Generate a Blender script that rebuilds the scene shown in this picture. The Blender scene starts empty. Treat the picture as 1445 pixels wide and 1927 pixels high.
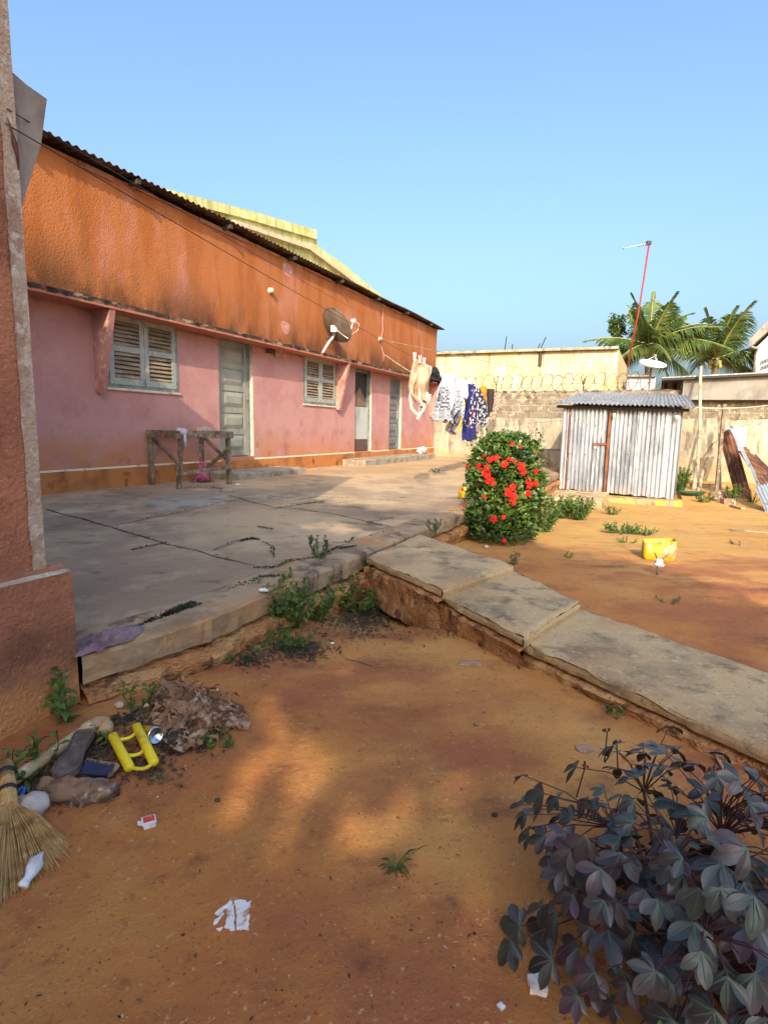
import bpy, math, random
from mathutils import Vector as V, Matrix, noise as mn
R = math.radians
scene = bpy.context.scene
COL = scene.collection

# ------------------------------------------------------------------ camera, sky, sun, exposure
PW, PH, FPX = 1445.0, 1927.0, 1078.46
PITCH, ROLL, AZ = 0.145023, 0.019021, 0.437023
EYE = V((0, 0, 1.2))
_f = V((0, math.cos(PITCH), -math.sin(PITCH))); _u = V((0, math.sin(PITCH), math.cos(PITCH))); _r = V((1, 0, 0))
CR = _r * math.cos(ROLL) + _u * math.sin(ROLL); CU = _u * math.cos(ROLL) - _r * math.sin(ROLL); CF = _f
cam_d = bpy.data.cameras.new("camera"); cam = bpy.data.objects.new("camera", cam_d); COL.objects.link(cam)
cam_d.sensor_fit = 'VERTICAL'; cam_d.sensor_height = 24.0; cam_d.lens = 24.0 * FPX / PH
cam_d.clip_start = 0.02; cam_d.clip_end = 2000
m = Matrix((CR, CU, -CF)).transposed().to_4x4(); m.translation = EYE; cam.matrix_world = m
scene.camera = cam

HD = V((math.sin(AZ), math.cos(AZ), 0)); HN = V((math.cos(AZ), -math.sin(AZ), 0))   # along the house, out from the house
LIGHT = HD * 1.8 - HN * 0.65 - V((0, 0, 1))
SUN = (-LIGHT).normalized()
world = bpy.data.worlds.new("World"); scene.world = world; world.use_nodes = True
wn = world.node_tree; bg = wn.nodes['Background']; sky = wn.nodes.new('ShaderNodeTexSky'); sky.sky_type = 'NISHITA'
sky.sun_disc = False; sky.sun_elevation = math.asin(SUN.z); sky.sun_rotation = math.atan2(SUN.x, SUN.y) % (2 * math.pi)
sky.air_density = 1.3; sky.dust_density = 7.6; sky.ozone_density = 5.2; sky.altitude = 50
wn.links.new(sky.outputs[0], bg.inputs[0]); bg.inputs[1].default_value = 0.15
sl = bpy.data.lights.new("sun", 'SUN'); sl.energy = 2.4; sl.angle = R(0.55); sl.color = (1.0, 0.86, 0.64)
so = bpy.data.objects.new("sun", sl); COL.objects.link(so); so.rotation_euler = SUN.to_track_quat('Z', 'Y').to_euler()
scene.view_settings.view_transform = 'Standard'; scene.view_settings.look = 'None'
scene.view_settings.exposure = 1.34; scene.view_settings.gamma = 1

# ------------------------------------------------------------------ measuring: a point of the place along a line of sight
def ray(px, py): return CR * ((px - PW / 2) / FPX) - CU * ((py - PH / 2) / FPX) + CF
def zp(px, py, z=0.0):
    d = ray(px, py); return EYE + d * ((z - EYE.z) / d.z)
def npl(px, py, n):
    d = ray(px, py); return EYE + d * (n / d.dot(HN))
def spl(px, py, s):
    d = ray(px, py); return EYE + d * (s / d.dot(HD))
def ypl(px, py, y):
    d = ray(px, py); return EYE + d * (y / d.y)
def sn(s, n, z=0.0): return HD * s + HN * n + V((0, 0, z))
def S_of(p): return p.dot(HD)
def N_of(p): return p.dot(HN)

NW = -6.83        # the house wall
NK = -1.86        # the kerb of the patio
PZ = 0.30         # top of the patio
def kn(s): return NK - .20 * max(0.0, (2.0 - s) / .5)   # the kerb line bends a little towards the near house
def kz(s): return -.045 * max(0.0, (2.0 - s) / .5)
def pz(x, y): return PZ + kz(x * HD.x + y * HD.y) + .008 * mn.noise(V((x * .9, y * .9, 0))) + .004 * mn.noise(V((x * 3, y * 3, 15)))
def gh(x, y):
    z = 0.055 + .015 * max(0, min(1, (x - .6) / .5)) * max(0, min(1, (4.5 - y) / 1.5))
    if y > 4.5: z -= 0.042 * (min(y, 11.5) - 4.5)
    if y > 11.5: z += 0.03 * (min(y, 17) - 11.5)
    z -= 0.15 * math.exp(-((x - 0.0) ** 2 + (y - 3.72) ** 2) / 0.2)
    if -30 < x < 30 and -5 < y < 30:
        z += 0.012 * mn.noise(V((x * 1.3, y * 1.3, 0))) + 0.007 * mn.noise(V((x * 4.1, y * 4.1, 3))) + 0.004 * mn.noise(V((x * 13, y * 13, 7)))
    return z
def gp(px, py, up=0.0):
    z = 0.05
    for _ in range(14):
        p = zp(px, py, z); z = gh(p.x, p.y) + up
    p.z = z
    return p

# ------------------------------------------------------------------ materials
MATS = {}
def mat(name, base, rough=0.85, layers=(), bump=(), metal=0.0, coord='Object', spec=0.3, trans=0.0, coat=0.0):
    """layers: (colour, scale, lo, hi, dict(st=stretch, m=(axis, a, b), amt=1, kind='noise'))"""
    mt = bpy.data.materials.new(name); mt.use_nodes = True; t = mt.node_tree; nd = t.nodes; L = t.links
    b = nd['Principled BSDF']; b.inputs['Roughness'].default_value = rough; b.inputs['Metallic'].default_value = metal
    b.inputs['Specular IOR Level'].default_value = spec
    if coat: b.inputs['Coat Weight'].default_value = coat
    if coord == 'World': src = nd.new('ShaderNodeNewGeometry').outputs['Position']
    else: src = nd.new('ShaderNodeTexCoord').outputs[coord]
    sep = None
    def tex(kind, scale, st, detail=6, rg=0.6):
        mp = nd.new('ShaderNodeMapping'); mp.inputs['Scale'].default_value = st; L.new(src, mp.inputs[0])
        if kind == 'noise':
            n = nd.new('ShaderNodeTexNoise'); n.inputs['Detail'].default_value = detail; n.inputs['Roughness'].default_value = rg; o = n.outputs[0]
        elif kind == 'vor':
            n = nd.new('ShaderNodeTexVoronoi'); o = n.outputs['Distance']
        elif kind == 'cell':
            n = nd.new('ShaderNodeTexVoronoi'); n.feature = 'DISTANCE_TO_EDGE'; o = n.outputs['Distance']
        elif kind == 'check':
            n = nd.new('ShaderNodeTexChecker'); o = n.outputs['Fac']
        elif kind == 'brick':
            n = nd.new('ShaderNodeTexBrick'); o = n.outputs['Fac']
        elif kind == 'wave':
            n = nd.new('ShaderNodeTexWave'); n.inputs['Distortion'].default_value = 2.0; n.inputs['Detail'].default_value = 3; o = n.outputs['Fac']
        n.inputs['Scale'].default_value = scale; L.new(mp.outputs[0], n.inputs['Vector']); return o
    def ramp(v, a, c):
        r = nd.new('ShaderNodeMapRange'); r.inputs[1].default_value = a; r.inputs[2].default_value = c; r.interpolation_type = 'SMOOTHSTEP'
        L.new(v, r.inputs[0]); return r.outputs[0]
    def mul(a, c):
        x = nd.new('ShaderNodeMath'); x.operation = 'MULTIPLY'; L.new(a, x.inputs[0])
        if isinstance(c, float): x.inputs[1].default_value = c
        else: L.new(c, x.inputs[1])
        return x.outputs[0]
    cur = None
    for (c, sc, lo, hi, *rest) in layers:
        k = rest[0] if rest else {}
        f = ramp(tex(k.get('kind', 'noise'), sc, k.get('st', (1, 1, 1)), k.get('d', 6)), lo, hi)
        for mk in (k.get('m'), k.get('m2')):
            if mk:
                ax, a0, a1 = mk
                sep = sep or nd.new('ShaderNodeSeparateXYZ')
                if not sep.inputs[0].is_linked: L.new(src, sep.inputs[0])
                f = mul(f, ramp(sep.outputs[ax], a0, a1) if a1 > a0 else _inv(nd, L, ramp(sep.outputs[ax], a1, a0)))
        f = mul(f, float(k.get('amt', 1.0)))
        mx = nd.new('ShaderNodeMix'); mx.data_type = 'RGBA'; L.new(f, mx.inputs[0])
        if cur is None: mx.inputs[6].default_value = (*base, 1)
        else: L.new(cur, mx.inputs[6])
        mx.inputs[7].default_value = (*c, 1); cur = mx.outputs[2]
    if cur is None: b.inputs['Base Color'].default_value = (*base, 1)
    else: L.new(cur, b.inputs['Base Color'])
    prev = None
    for (sc, strength, dist, *rest) in bump:
        k = rest[0] if rest else {}
        o = tex(k.get('kind', 'noise'), sc, k.get('st', (1, 1, 1)), k.get('d', 5))
        bp = nd.new('ShaderNodeBump'); bp.inputs['Strength'].default_value = strength; bp.inputs['Distance'].default_value = dist
        L.new(o, bp.inputs['Height'])
        if prev is not None: L.new(prev, bp.inputs['Normal'])
        prev = bp.outputs[0]
    if prev is not None: L.new(prev, b.inputs['Normal'])
    if trans:
        tr = nd.new('ShaderNodeBsdfTranslucent'); ms = nd.new('ShaderNodeMixShader'); ms.inputs[0].default_value = trans
        if cur is None: tr.inputs[0].default_value = (*base, 1)
        else: L.new(cur, tr.inputs[0])
        L.new(b.outputs[0], ms.inputs[1]); L.new(tr.outputs[0], ms.inputs[2]); L.new(ms.outputs[0], nd['Material Output'].inputs[0])
    MATS[name] = mt
    return mt
def _inv(nd, L, o):
    x = nd.new('ShaderNodeMath'); x.operation = 'SUBTRACT'; x.inputs[0].default_value = 1; L.new(o, x.inputs[1]); return x.outputs[0]

# house plaster: orange above the canopy, pink below, splash staining near the floor (house coordinates: z = 0 at the patio)
mat('wall_plaster', (0.49, 0.26, 0.235), 0.92, [
    ((0.44, 0.215, 0.20), 1.6, .42, .62),
    ((0.40, 0.138, 0.044), 0.9, .0, .1, dict(m=(2, 2.38, 2.46))),
    ((0.47, 0.20, 0.14), 0.62, .50, .64, dict(m=(2, 2.4, 2.6), st=(1, 1, .6), amt=.85)),
    ((0.33, 0.10, 0.022), 1.7, .46, .62, dict(m=(2, 2.4, 2.5), st=(1.2, 1, .3), amt=.8)),
    ((0.20, 0.075, 0.028), 4.0, .50, .72, dict(m=(2, 2.4, 2.5), st=(1, 1, .16), amt=.5)),
    ((0.42, 0.17, 0.11), 2.3, .56, .70, dict(m=(2, 2.4, 2.5), st=(1, 1, .4), amt=.7)),
    ((0.12, 0.046, 0.018), 1.0, .36, .58, dict(m=(2, 3.35, 2.5), st=(1.3, 1, .6), m2=(2, 2.3, 2.4), amt=.85)),
    ((0.055, 0.027, 0.016), 3.2, .40, .64, dict(m=(2, 2.85, 2.42), st=(1.2, 1, .6), m2=(2, 2.3, 2.4), amt=.9)),
    ((0.50, 0.20, 0.08), 2.5, .30, .6, dict(m=(2, .95, .28), amt=.9)),
    ((0.24, 0.115, 0.08), 3.3, .54, .72, dict(m=(2, 1.5, .3), amt=.7)), ((0.36, 0.18, 0.155), 0.9, .5, .66, dict(m=(2, 2.44, 2.40), amt=.35)),
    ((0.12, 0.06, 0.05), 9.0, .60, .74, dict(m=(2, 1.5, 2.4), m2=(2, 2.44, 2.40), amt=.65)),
    ((0.30, 0.12, 0.09), 14.0, .60, .7, dict(amt=.5)),
], [(40, .62, .018, dict(d=2)), (7, .3, .025)])
mat('skirting_paint', (0.47, 0.18, 0.055), 0.9, [((0.30, 0.11, 0.035), 2.2, .45, .65), ((0.10, 0.05, 0.025), 4, .56, .7, dict(amt=.8)), ((0.62, 0.36, 0.16), 30, .62, .7, dict(m=(2, .26, .31)))],
    [(70, .5, .01, dict(d=3)), (9, .3, .015)])
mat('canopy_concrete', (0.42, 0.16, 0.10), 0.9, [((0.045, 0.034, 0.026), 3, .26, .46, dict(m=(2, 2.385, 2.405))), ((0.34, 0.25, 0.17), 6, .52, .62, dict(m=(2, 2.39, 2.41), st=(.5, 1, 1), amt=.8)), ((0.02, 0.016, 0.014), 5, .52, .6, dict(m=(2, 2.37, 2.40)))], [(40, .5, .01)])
mat('fin_plaster', (0.42, 0.20, 0.17), 0.9, [((0.55, 0.36, 0.24), 11, .5, .64), ((0.30, 0.12, 0.10), 3, .55, .7)], [(60, .5, .008)])
mat('cream_paint', (0.62, 0.52, 0.36), 0.7, [((0.35, 0.24, 0.14), 8, .5, .7)], [(30, .3, .004)])
mat('roof_metal', (0.16, 0.105, 0.07), 0.7, [((0.09, 0.05, 0.03), 3, .4, .6), ((0.28, 0.24, 0.2), 8, .55, .7)], [(30, .2, .004)], metal=.2)
mat('door_paint', (0.30, 0.305, 0.25), 0.6, [((0.21, 0.22, 0.19), 3, .4, .65, dict(st=(1, 1, .3))), ((0.38, 0.33, 0.23), 12, .6, .72)], [(35, .25, .004)])
mat('frame_paint', (0.19, 0.22, 0.22), 0.65, [((0.12, 0.13, 0.125), 6, .4, .65), ((0.40, 0.40, 0.34), 14, .58, .7)], [(35, .3, .004)])
mat('grey_door_paint', (0.17, 0.175, 0.18), 0.6, [((0.12, 0.125, 0.13), 3, .4, .65)], [(35, .25, .004)])
mat('shutter_paint', (0.30, 0.33, 0.30), 0.65, [((0.42, 0.40, 0.32), 9, .48, .66), ((0.17, 0.2, 0.2), 7, .55, .7)], [(40, .4, .004)])
mat('louvre_wood', (0.30, 0.245, 0.175), 0.75, [((0.20, 0.14, 0.085), 4, .4, .62, dict(st=(.6, 1, 3))), ((0.46, 0.40, 0.3), 10, .58, .7)], [(40, .4, .004)])
mat('pale_panel', (0.44, 0.47, 0.44), 0.7, [((0.33, 0.33, 0.28), 3, .45, .65, dict(st=(1, 1, .4))), ((0.22, 0.15, 0.09), 7, .62, .74)], [(30, .2, .003)])
mat('brown_panel', (0.10, 0.065, 0.05), 0.8, [((0.18, 0.12, 0.09), 12, .5, .65)], [(60, .4, .004)])
mat('dark_mesh', (0.022, 0.022, 0.022), 0.6)
mat('tan_cloth', (0.20, 0.13, 0.08), 0.9)
mat('dark_metal', (0.05, 0.045, 0.04), 0.5, metal=.6)
mat('step_concrete', (0.34, 0.29, 0.22), 0.95, [((0.22, 0.17, 0.12), 4, .45, .64), ((0.42, 0.36, 0.26), 13, .55, .7)], [(40, .6, .01), (6, .3, .02)])
mat('wire_black', (0.03, 0.025, 0.025), 0.6)
mat('white_plastic', (0.52, 0.52, 0.51), 0.4)

mat('near_plaster', (0.45, 0.19, 0.105), 0.92, [((0.30, 0.125, 0.075), 2.6, .42, .62), ((0.34, 0.145, 0.085), 1.2, .5, .62), ((0.17, 0.075, 0.045), 5, .54, .70, dict(amt=.75)), ((0.55, 0.26, 0.09), 2.0, .2, .6, dict(m=(2, .26, .06))), ((0.20, 0.09, 0.05), 3.5, .4, .62, dict(m=(2, .12, .24), m2=(2, .42, .28), amt=.8)), ((0.66, 0.46, 0.26), 34, .64, .72, dict(amt=.55))],
    [(60, 1.0, .014, dict(d=4)), (14, .5, .02)])
mat('bare_edge', (0.46, 0.36, 0.265), 0.95, [((0.33, 0.21, 0.15), 7, .5, .64, dict(st=(1, 1, .35))), ((0.56, 0.50, 0.42), 22, .5, .65), ((0.24, 0.16, 0.12), 40, .6, .72, dict(amt=.6))], [(70, .9, .012), (16, .5, .015)])
mat('bracket_concrete', (0.30, 0.27, 0.235), 0.95, [((0.20, 0.16, 0.13), 4, .42, .62, dict(st=(1, 1, .4))), ((0.42, 0.36, 0.32), 9, .52, .66, dict(st=(1.5, 1.5, .3))), ((0.12, 0.09, 0.07), 3, .5, .7, dict(m=(2, 2.2, 2.45)))], [(30, .6, .01)])
mat('cavity', (0.12, 0.05, 0.04), 1.0)

mat('ground_earth', (0.43, 0.165, 0.042), 0.97, [
    ((0.50, 0.255, 0.072), 0.5, .42, .62), ((0.33, 0.115, 0.042), 1.0, .44, .60, dict(st=(1, 1.5, 1))), ((0.17, 0.056, 0.028), 1.1, .52, .66, dict(st=(.8, 1.6, 1), amt=.9)),  # stretched dark streaks: damp earth, partly tree shadow bands put into the colour
    ((0.54, 0.32, 0.085), 0.5, .1, .5, dict(m=(1, 4.4, 7.0), amt=.72)), ((0.18, 0.06, 0.03), 4.5, .55, .72, dict(amt=.55)), ((0.40, 0.26, 0.145), 1.7, .60, .72, dict(amt=.6)), ((0.17, 0.065, 0.032), 18, .58, .74, dict(amt=.6)), ((0.56, 0.34, 0.16), 60, .60, .72, dict(amt=.75)), ((0.14, 0.05, 0.028), 95, .58, .70, dict(amt=.75)), ((0.70, 0.6, 0.46), 240, .70, .76, dict(amt=.8, d=2))],
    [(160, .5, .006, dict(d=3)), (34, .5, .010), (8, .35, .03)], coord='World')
mat('patio_concrete', (0.50, 0.355, 0.20), 0.88, [
    ((0.33, 0.235, 0.145), 0.8, .42, .60), ((0.25, 0.175, 0.115), 0.42, .46, .60, dict(m=(1, 9.5, 6.0), amt=.75)), ((0.50, 0.36, 0.215), 1.4, .52, .66), ((0.42, 0.315, 0.195), 2.4, .55, .68), ((0.20, 0.135, 0.085), 1.9, .54, .70, dict(amt=.85)), ((0.14, 0.095, 0.065), 6, .58, .74, dict(amt=.75)), ((0.50, 0.40, 0.29), 30, .6, .72, dict(amt=.5)),
    ((0.13, 0.085, 0.055), 85, .60, .70, dict(amt=.7)), ((0.46, 0.27, 0.11), 1.3, .3, .6, dict(m=(1, 8.5, 13), amt=.6))],
    [(130, .4, .005, dict(d=3)), (16, .35, .014), (3, .2, .03)], coord='World')
mat('kerb_plaster', (0.36, 0.265, 0.165), 0.95, [((0.22, 0.15, 0.09), 3, .42, .62), ((0.075, 0.055, 0.04), 5, .50, .66, dict(st=(1, 1, .35), amt=.9)), ((0.40, 0.22, 0.10), 2.2, .5, .66), ((0.42, 0.28, 0.15), 9, .52, .68)], [(90, .6, .006), (14, .7, .02)], coord='World')
mat('eroded_mud', (0.40, 0.185, 0.07), 0.98, [((0.52, 0.30, 0.13), 6, .46, .62), ((0.16, 0.075, 0.038), 9, .50, .64), ((0.055, 0.04, 0.03), 4, .58, .7)], [(60, .9, .01), (13, 1.0, .035), (28, .7, .02, dict(kind='cell', st=(1, 1, 3)))], coord='World')
mat('path_concrete', (0.53, 0.375, 0.195), 0.97, [((0.36, 0.26, 0.145), 3, .42, .60), ((0.13, 0.095, 0.06), 6, .52, .68, dict(amt=.6)), ((0.58, 0.43, 0.25), 26, .55, .68, dict(amt=.8)), ((0.45, 0.27, 0.13), 1.6, .5, .7, dict(amt=.8)), ((0.05, 0.045, 0.04), 70, .58, .68, dict(amt=.6))], [(110, .9, .008), (18, .6, .02)], coord='World')
mat('crack_dark', (0.035, 0.03, 0.025), 1.0, [((0.03, 0.05, 0.02), 8, .45, .6)], [(60, 1, .02)], coord='World')
mat('moss', (0.028, 0.04, 0.02), 1.0, [((0.06, 0.075, 0.03), 22, .5, .65), ((0.012, 0.014, 0.012), 9, .5, .65)], [(80, 1, .02)], coord='World')

mat('yellow_render', (0.56, 0.555, 0.235), 0.9, [((0.40, 0.40, 0.15), 2.2, .48, .66, dict(st=(2, 2, .3))), ((0.10, 0.10, 0.05), 4, .54, .72, dict(st=(3, 3, .2), amt=.6)), ((0.70, 0.70, 0.34), 1.3, .5, .65)], [(30, .3, .01)], coord='World')
mat('old_limewash', (0.54, 0.44, 0.27), 0.95, [((0.66, 0.52, 0.22), 0.5, .45, .6), ((0.50, 0.33, 0.20), 1.5, .5, .66), ((0.62, 0.56, 0.45), 2.2, .52, .66, dict(st=(1.5, 1.5, .5))), ((0.20, 0.15, 0.10), 2.5, .52, .70, dict(st=(3, 3, .25), amt=.85)), ((0.44, 0.26, 0.15), 4, .58, .7, dict(st=(1, 1, .6), amt=.6))], [(30, .4, .01)], coord='World')
mat('boundary_plaster', (0.36, 0.31, 0.225), 0.95, [((0.25, 0.205, 0.145), 1.3, .42, .62), ((0.46, 0.41, 0.32), 3, .52, .66, dict(st=(2.5, 2.5, .4))), ((0.10, 0.085, 0.065), 2.2, .52, .68, dict(st=(2, 2, .5), amt=.8)), ((0.42, 0.28, 0.09), 1.4, .35, .65, dict(m=(2, .75, .15), amt=.8)), ((0.14, 0.115, 0.085), 9, .58, .7, dict(amt=.6))], [(35, .7, .02), (6, .3, .03)], coord='World')
mat('block_masonry', (0.21, 0.17, 0.12), 0.97, [((0.15, 0.12, 0.085), 2, .42, .62), ((0.40, 0.34, 0.25), 7, .52, .68), ((0.06, 0.05, 0.04), 4, .56, .7)], [(50, .8, .015)], coord='World')
mat('mortar', (0.38, 0.32, 0.22), 0.95, [((0.22, 0.18, 0.13), 4, .5, .65)], [(50, .6, .01)], coord='World')
mat('grey_render', (0.25, 0.225, 0.19), 0.9, [((0.15, 0.135, 0.12), 0.9, .42, .6), ((0.36, 0.32, 0.27), 1.4, .52, .68), ((0.13, 0.1, 0.08), 3, .58, .74, dict(amt=.6))], [(30, .3, .01)], coord='World')
mat('white_wash', (0.36, 0.37, 0.39), 0.85, [((0.5, 0.5, 0.5), 1.5, .5, .7)], coord='World')
mat('galvanised', (0.32, 0.335, 0.365), 0.5, [((0.18, 0.195, 0.225), 2.5, .42, .6, dict(st=(1, 1, .3))), ((0.43, 0.44, 0.445), 7, .5, .66, dict(st=(2, 2, .3))), ((0.45, 0.25, 0.09), 2.5, .40, .64, dict(m=(2, .38, -.08), amt=.85)), ((0.22, 0.12, 0.06), 13, .64, .72)], [(8, .25, .015), (40, .15, .004)], metal=.25)
mat('galvanised_roof', (0.30, 0.29, 0.28), 0.6, [((0.20, 0.20, 0.20), 2, .4, .62), ((0.5, 0.5, 0.48), 6, .52, .66)], [(10, .2, .01)], metal=.35)
mat('rust_metal', (0.17, 0.07, 0.038), 0.85, [((0.09, 0.038, 0.025), 3, .42, .62, dict(st=(1, 1, .4))), ((0.27, 0.12, 0.06), 7, .52, .66), ((0.36, 0.33, 0.3), 2, .64, .74)], [(40, .4, .006)], metal=.1)
mat('rust_orange', (0.20, 0.075, 0.035), 0.85, [((0.11, 0.045, 0.025), 9, .45, .6)], [(40, .4, .004)])
mat('grey_wood', (0.22, 0.16, 0.11), 0.85, [((0.11, 0.078, 0.053), 7, .42, .62), ((0.32, 0.26, 0.19), 15, .52, .66)], [(60, .7, .006)])
mat('pale_wood', (0.44, 0.36, 0.24), 0.85, [((0.27, 0.20, 0.12), 6, .45, .64)], [(40, .5, .006)])
mat('dark_beam', (0.05, 0.042, 0.035), 0.8)
mat('bulb_glass', (0.75, 0.68, 0.45), 0.3)
mat('leaf_ixora', (0.085, 0.150, 0.022), 0.36, [((0.165, 0.225, 0.038), 11, .54, .68), ((0.035, 0.075, 0.018), 6, .48, .62), ((0.26, 0.20, 0.05), 13, .64, .72)], spec=.5, trans=.18, coord='World')
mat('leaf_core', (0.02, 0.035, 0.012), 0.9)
mat('petal_red', (0.80, 0.016, 0.010), 0.6, [((0.85, 0.05, 0.015), 9, .52, .66)], trans=.2, coord='World')
mat('leaf_palm', (0.070, 0.115, 0.026), 0.42, [((0.16, 0.19, 0.04), 1.2, .45, .62), ((0.05, 0.085, 0.026), 2.3, .5, .64)], spec=.5, trans=.22, coord='World')
mat('palm_rib', (0.30, 0.29, 0.09), 0.6)
mat('palm_bark', (0.22, 0.17, 0.11), 0.9, [((0.12, 0.09, 0.06), 6, .45, .62, dict(st=(1, 1, 4)))], [(20, .6, .02)])
mat('leaf_weed', (0.085, 0.145, 0.03), 0.55, [((0.14, 0.20, 0.045), 12, .48, .64), ((0.05, 0.09, 0.022), 7, .5, .62)], trans=.2, coord='World')
mat('leaf_dry', (0.13, 0.115, 0.05), 0.8, [((0.22, 0.17, 0.08), 12, .5, .64)], coord='World')
mat('leaf_shade', (0.10, 0.13, 0.03), 0.6, trans=.3)
mat('leaf_purple', (0.038, 0.048, 0.043), 0.38, [((0.020, 0.022, 0.024), 9, .46, .60), ((0.080, 0.046, 0.062), 3.5, .50, .64), ((0.13, 0.12, 0.05), 60, .66, .74, dict(amt=.5)), ((0.055, 0.088, 0.066), 12, .58, .70)], [(60, .15, .003)], spec=.6, coord='World')
mat('leaf_vein', (0.075, 0.105, 0.085), 0.5)
mat('leaf_green', (0.14, 0.22, 0.035), 0.45, trans=.25)
mat('stem_purple', (0.07, 0.028, 0.028), 0.6)
mat('yellow_plastic', (0.76, 0.60, 0.015), 0.5, [((0.50, 0.34, 0.03), 16, .52, .70), ((0.36, 0.2, 0.06), 34, .6, .72, dict(amt=.7)), ((0.12, 0.12, 0.02), 26, .70, .75)], spec=.5)
mat('yellow_can', (0.45, 0.31, 0.015), 0.45, [((0.34, 0.30, 0.19), 9, .52, .62, dict(st=(1, 1, .5))), ((0.30, 0.17, 0.03), 7, .52, .68), ((0.16, 0.10, 0.03), 24, .6, .72)])
mat('pipe_plastic', (0.50, 0.36, 0.21), 0.6, [((0.36, 0.24, 0.13), 10, .45, .62), ((0.6, 0.5, 0.36), 22, .58, .7)], [(40, .2, .003)])
mat('sole_rubber', (0.135, 0.108, 0.090), 0.9, [((0.09, 0.07, 0.06), 14, .45, .62), ((0.24, 0.18, 0.13), 40, .6, .7)], [(120, .4, .003)])
mat('navy_card', (0.022, 0.025, 0.06), 0.6, [((0.08, 0.07, 0.075), 24, .62, .7)])
mat('card_edge', (0.30, 0.20, 0.12), 0.95, [((0.12, 0.08, 0.05), 30, .45, .6)], [(60, .8, .006)])
mat('rotten_card', (0.33, 0.19, 0.10), 0.97, [((0.15, 0.06, 0.03), 9, .44, .60), ((0.48, 0.34, 0.22), 14, .52, .66), ((0.07, 0.035, 0.02), 22, .56, .68)], [(70, .9, .008), (24, .8, .015)])
mat('stone_brown', (0.24, 0.15, 0.095), 0.95, [((0.52, 0.42, 0.34), 11, .55, .62), ((0.13, 0.085, 0.06), 14, .5, .64)], [(40, .7, .01)])
mat('stone_pale', (0.48, 0.42, 0.37), 0.95, [((0.33, 0.26, 0.2), 9, .48, .64)], [(40, .6, .008)])
mat('stone_pink', (0.38, 0.225, 0.15), 0.95, [((0.28, 0.15, 0.09), 12, .48, .64)], [(50, .6, .006)])
mat('aluminium', (0.75, 0.76, 0.78), 0.25, metal=1.0)
mat('can_label', (0.55, 0.33, 0.03), 0.4, [((0.25, 0.08, 0.02), 30, .52, .6)], metal=.4)
mat('straw', (0.47, 0.30, 0.12), 0.7, [((0.30, 0.17, 0.06), 20, .45, .62), ((0.60, 0.43, 0.2), 33, .55, .68)])
mat('straw_bind', (0.54, 0.38, 0.18), 0.7, [((0.36, 0.22, 0.1), 14, .45, .6)])
mat('blue_plastic', (0.02, 0.16, 0.62), 0.4)
mat('paper_white', (0.74, 0.73, 0.72), 0.8, [((0.55, 0.50, 0.46), 16, .5, .66)], [(50, .4, .004)])
mat('film_white', (0.68, 0.70, 0.74), 0.35, [((0.5, 0.48, 0.5), 14, .5, .64)], [(30, .5, .006)], spec=.5)
mat('match_red', (0.60, 0.07, 0.05), 0.7, [((0.72, 0.66, 0.6), 60, .58, .64)])
mat('paint_spill', (0.74, 0.71, 0.70), 0.9, [((0.45, 0.27, 0.16), 26, .52, .66)])
mat('rag_purple', (0.22, 0.145, 0.165), 0.95, [((0.13, 0.08, 0.095), 7, .45, .62), ((0.30, 0.21, 0.22), 12, .54, .68)], [(150, .3, .002)])
mat('rag_pink', (0.42, 0.13, 0.19), 0.95, [((0.28, 0.07, 0.11), 12, .45, .62)])
mat('rag_lilac', (0.48, 0.42, 0.52), 0.95)
mat('rag_beige', (0.40, 0.32, 0.27), 0.95, [((0.28, 0.2, 0.17), 20, .45, .62)])
mat('cloth_beige', (0.46, 0.31, 0.20), 0.9, [((0.36, 0.22, 0.13), 5, .45, .64)], [(18, .25, .01)])
mat('cloth_blush', (0.50, 0.34, 0.27), 0.9, [((0.54, 0.36, 0.28), 6, .45, .64)])
mat('cloth_cream', (0.55, 0.48, 0.39), 0.9)
mat('cloth_black', (0.018, 0.018, 0.02), 0.85)
mat('cloth_white', (0.43, 0.45, 0.51), 0.85, bump=[(14, .25, .01)])
mat('cloth_check', (0.40, 0.41, 0.45), 0.9, [((0.07, 0.08, 0.11), 30, .4, .6, dict(kind='check'))])
mat('cloth_grey', (0.22, 0.23, 0.27), 0.9, [((0.4, 0.4, 0.43), 30, .4, .6, dict(kind='check'))])
mat('cloth_lime', (0.42, 0.42, 0.44), 0.9, [((0.36, 0.34, 0.02), 6, .48, .52), ((0.20, 0.12, 0.36), 8, .54, .58), ((0.03, 0.03, 0.06), 10, .54, .58)])
mat('cloth_navy', (0.014, 0.016, 0.075), 0.9, [((0.46, 0.46, 0.50), 14, .53, .57), ((0.20, 0.015, 0.02), 8, .58, .62)])
mat('cloth_band', (0.015, 0.017, 0.10), 0.9)
mat('cloth_mono', (0.018, 0.02, 0.04), 0.9, [((0.46, 0.46, 0.48), 16, .52, .56)])
mat('cloth_orange', (0.46, 0.18, 0.015), 0.9)
mat('cloth_brown', (0.04, 0.022, 0.022), 0.9)
mat('cloth_plaid', (0.42, 0.33, 0.24), 0.9, [((0.16, 0.09, 0.06), 18, .4, .6, dict(kind='check'))])
mat('dish_grey', (0.16, 0.125, 0.10), 0.5, [((0.10, 0.075, 0.06), 4, .4, .65)])
mat('dish_white', (0.58, 0.58, 0.56), 0.5, [((0.6, 0.58, 0.53), 4, .5, .7)])
mat('mast_red', (0.27, 0.03, 0.022), 0.6, [((0.4, 0.25, 0.23), 3, .62, .7)])
mat('litter', (0.05, 0.045, 0.035), 0.95, [((0.11, 0.085, 0.055), 16, .5, .64), ((0.02, 0.022, 0.02), 9, .5, .62)], coord='World')
mat('pebble', (0.50, 0.41, 0.32), 0.95, [((0.3, 0.19, 0.12), 6, .45, .6)], coord='World')
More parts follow.
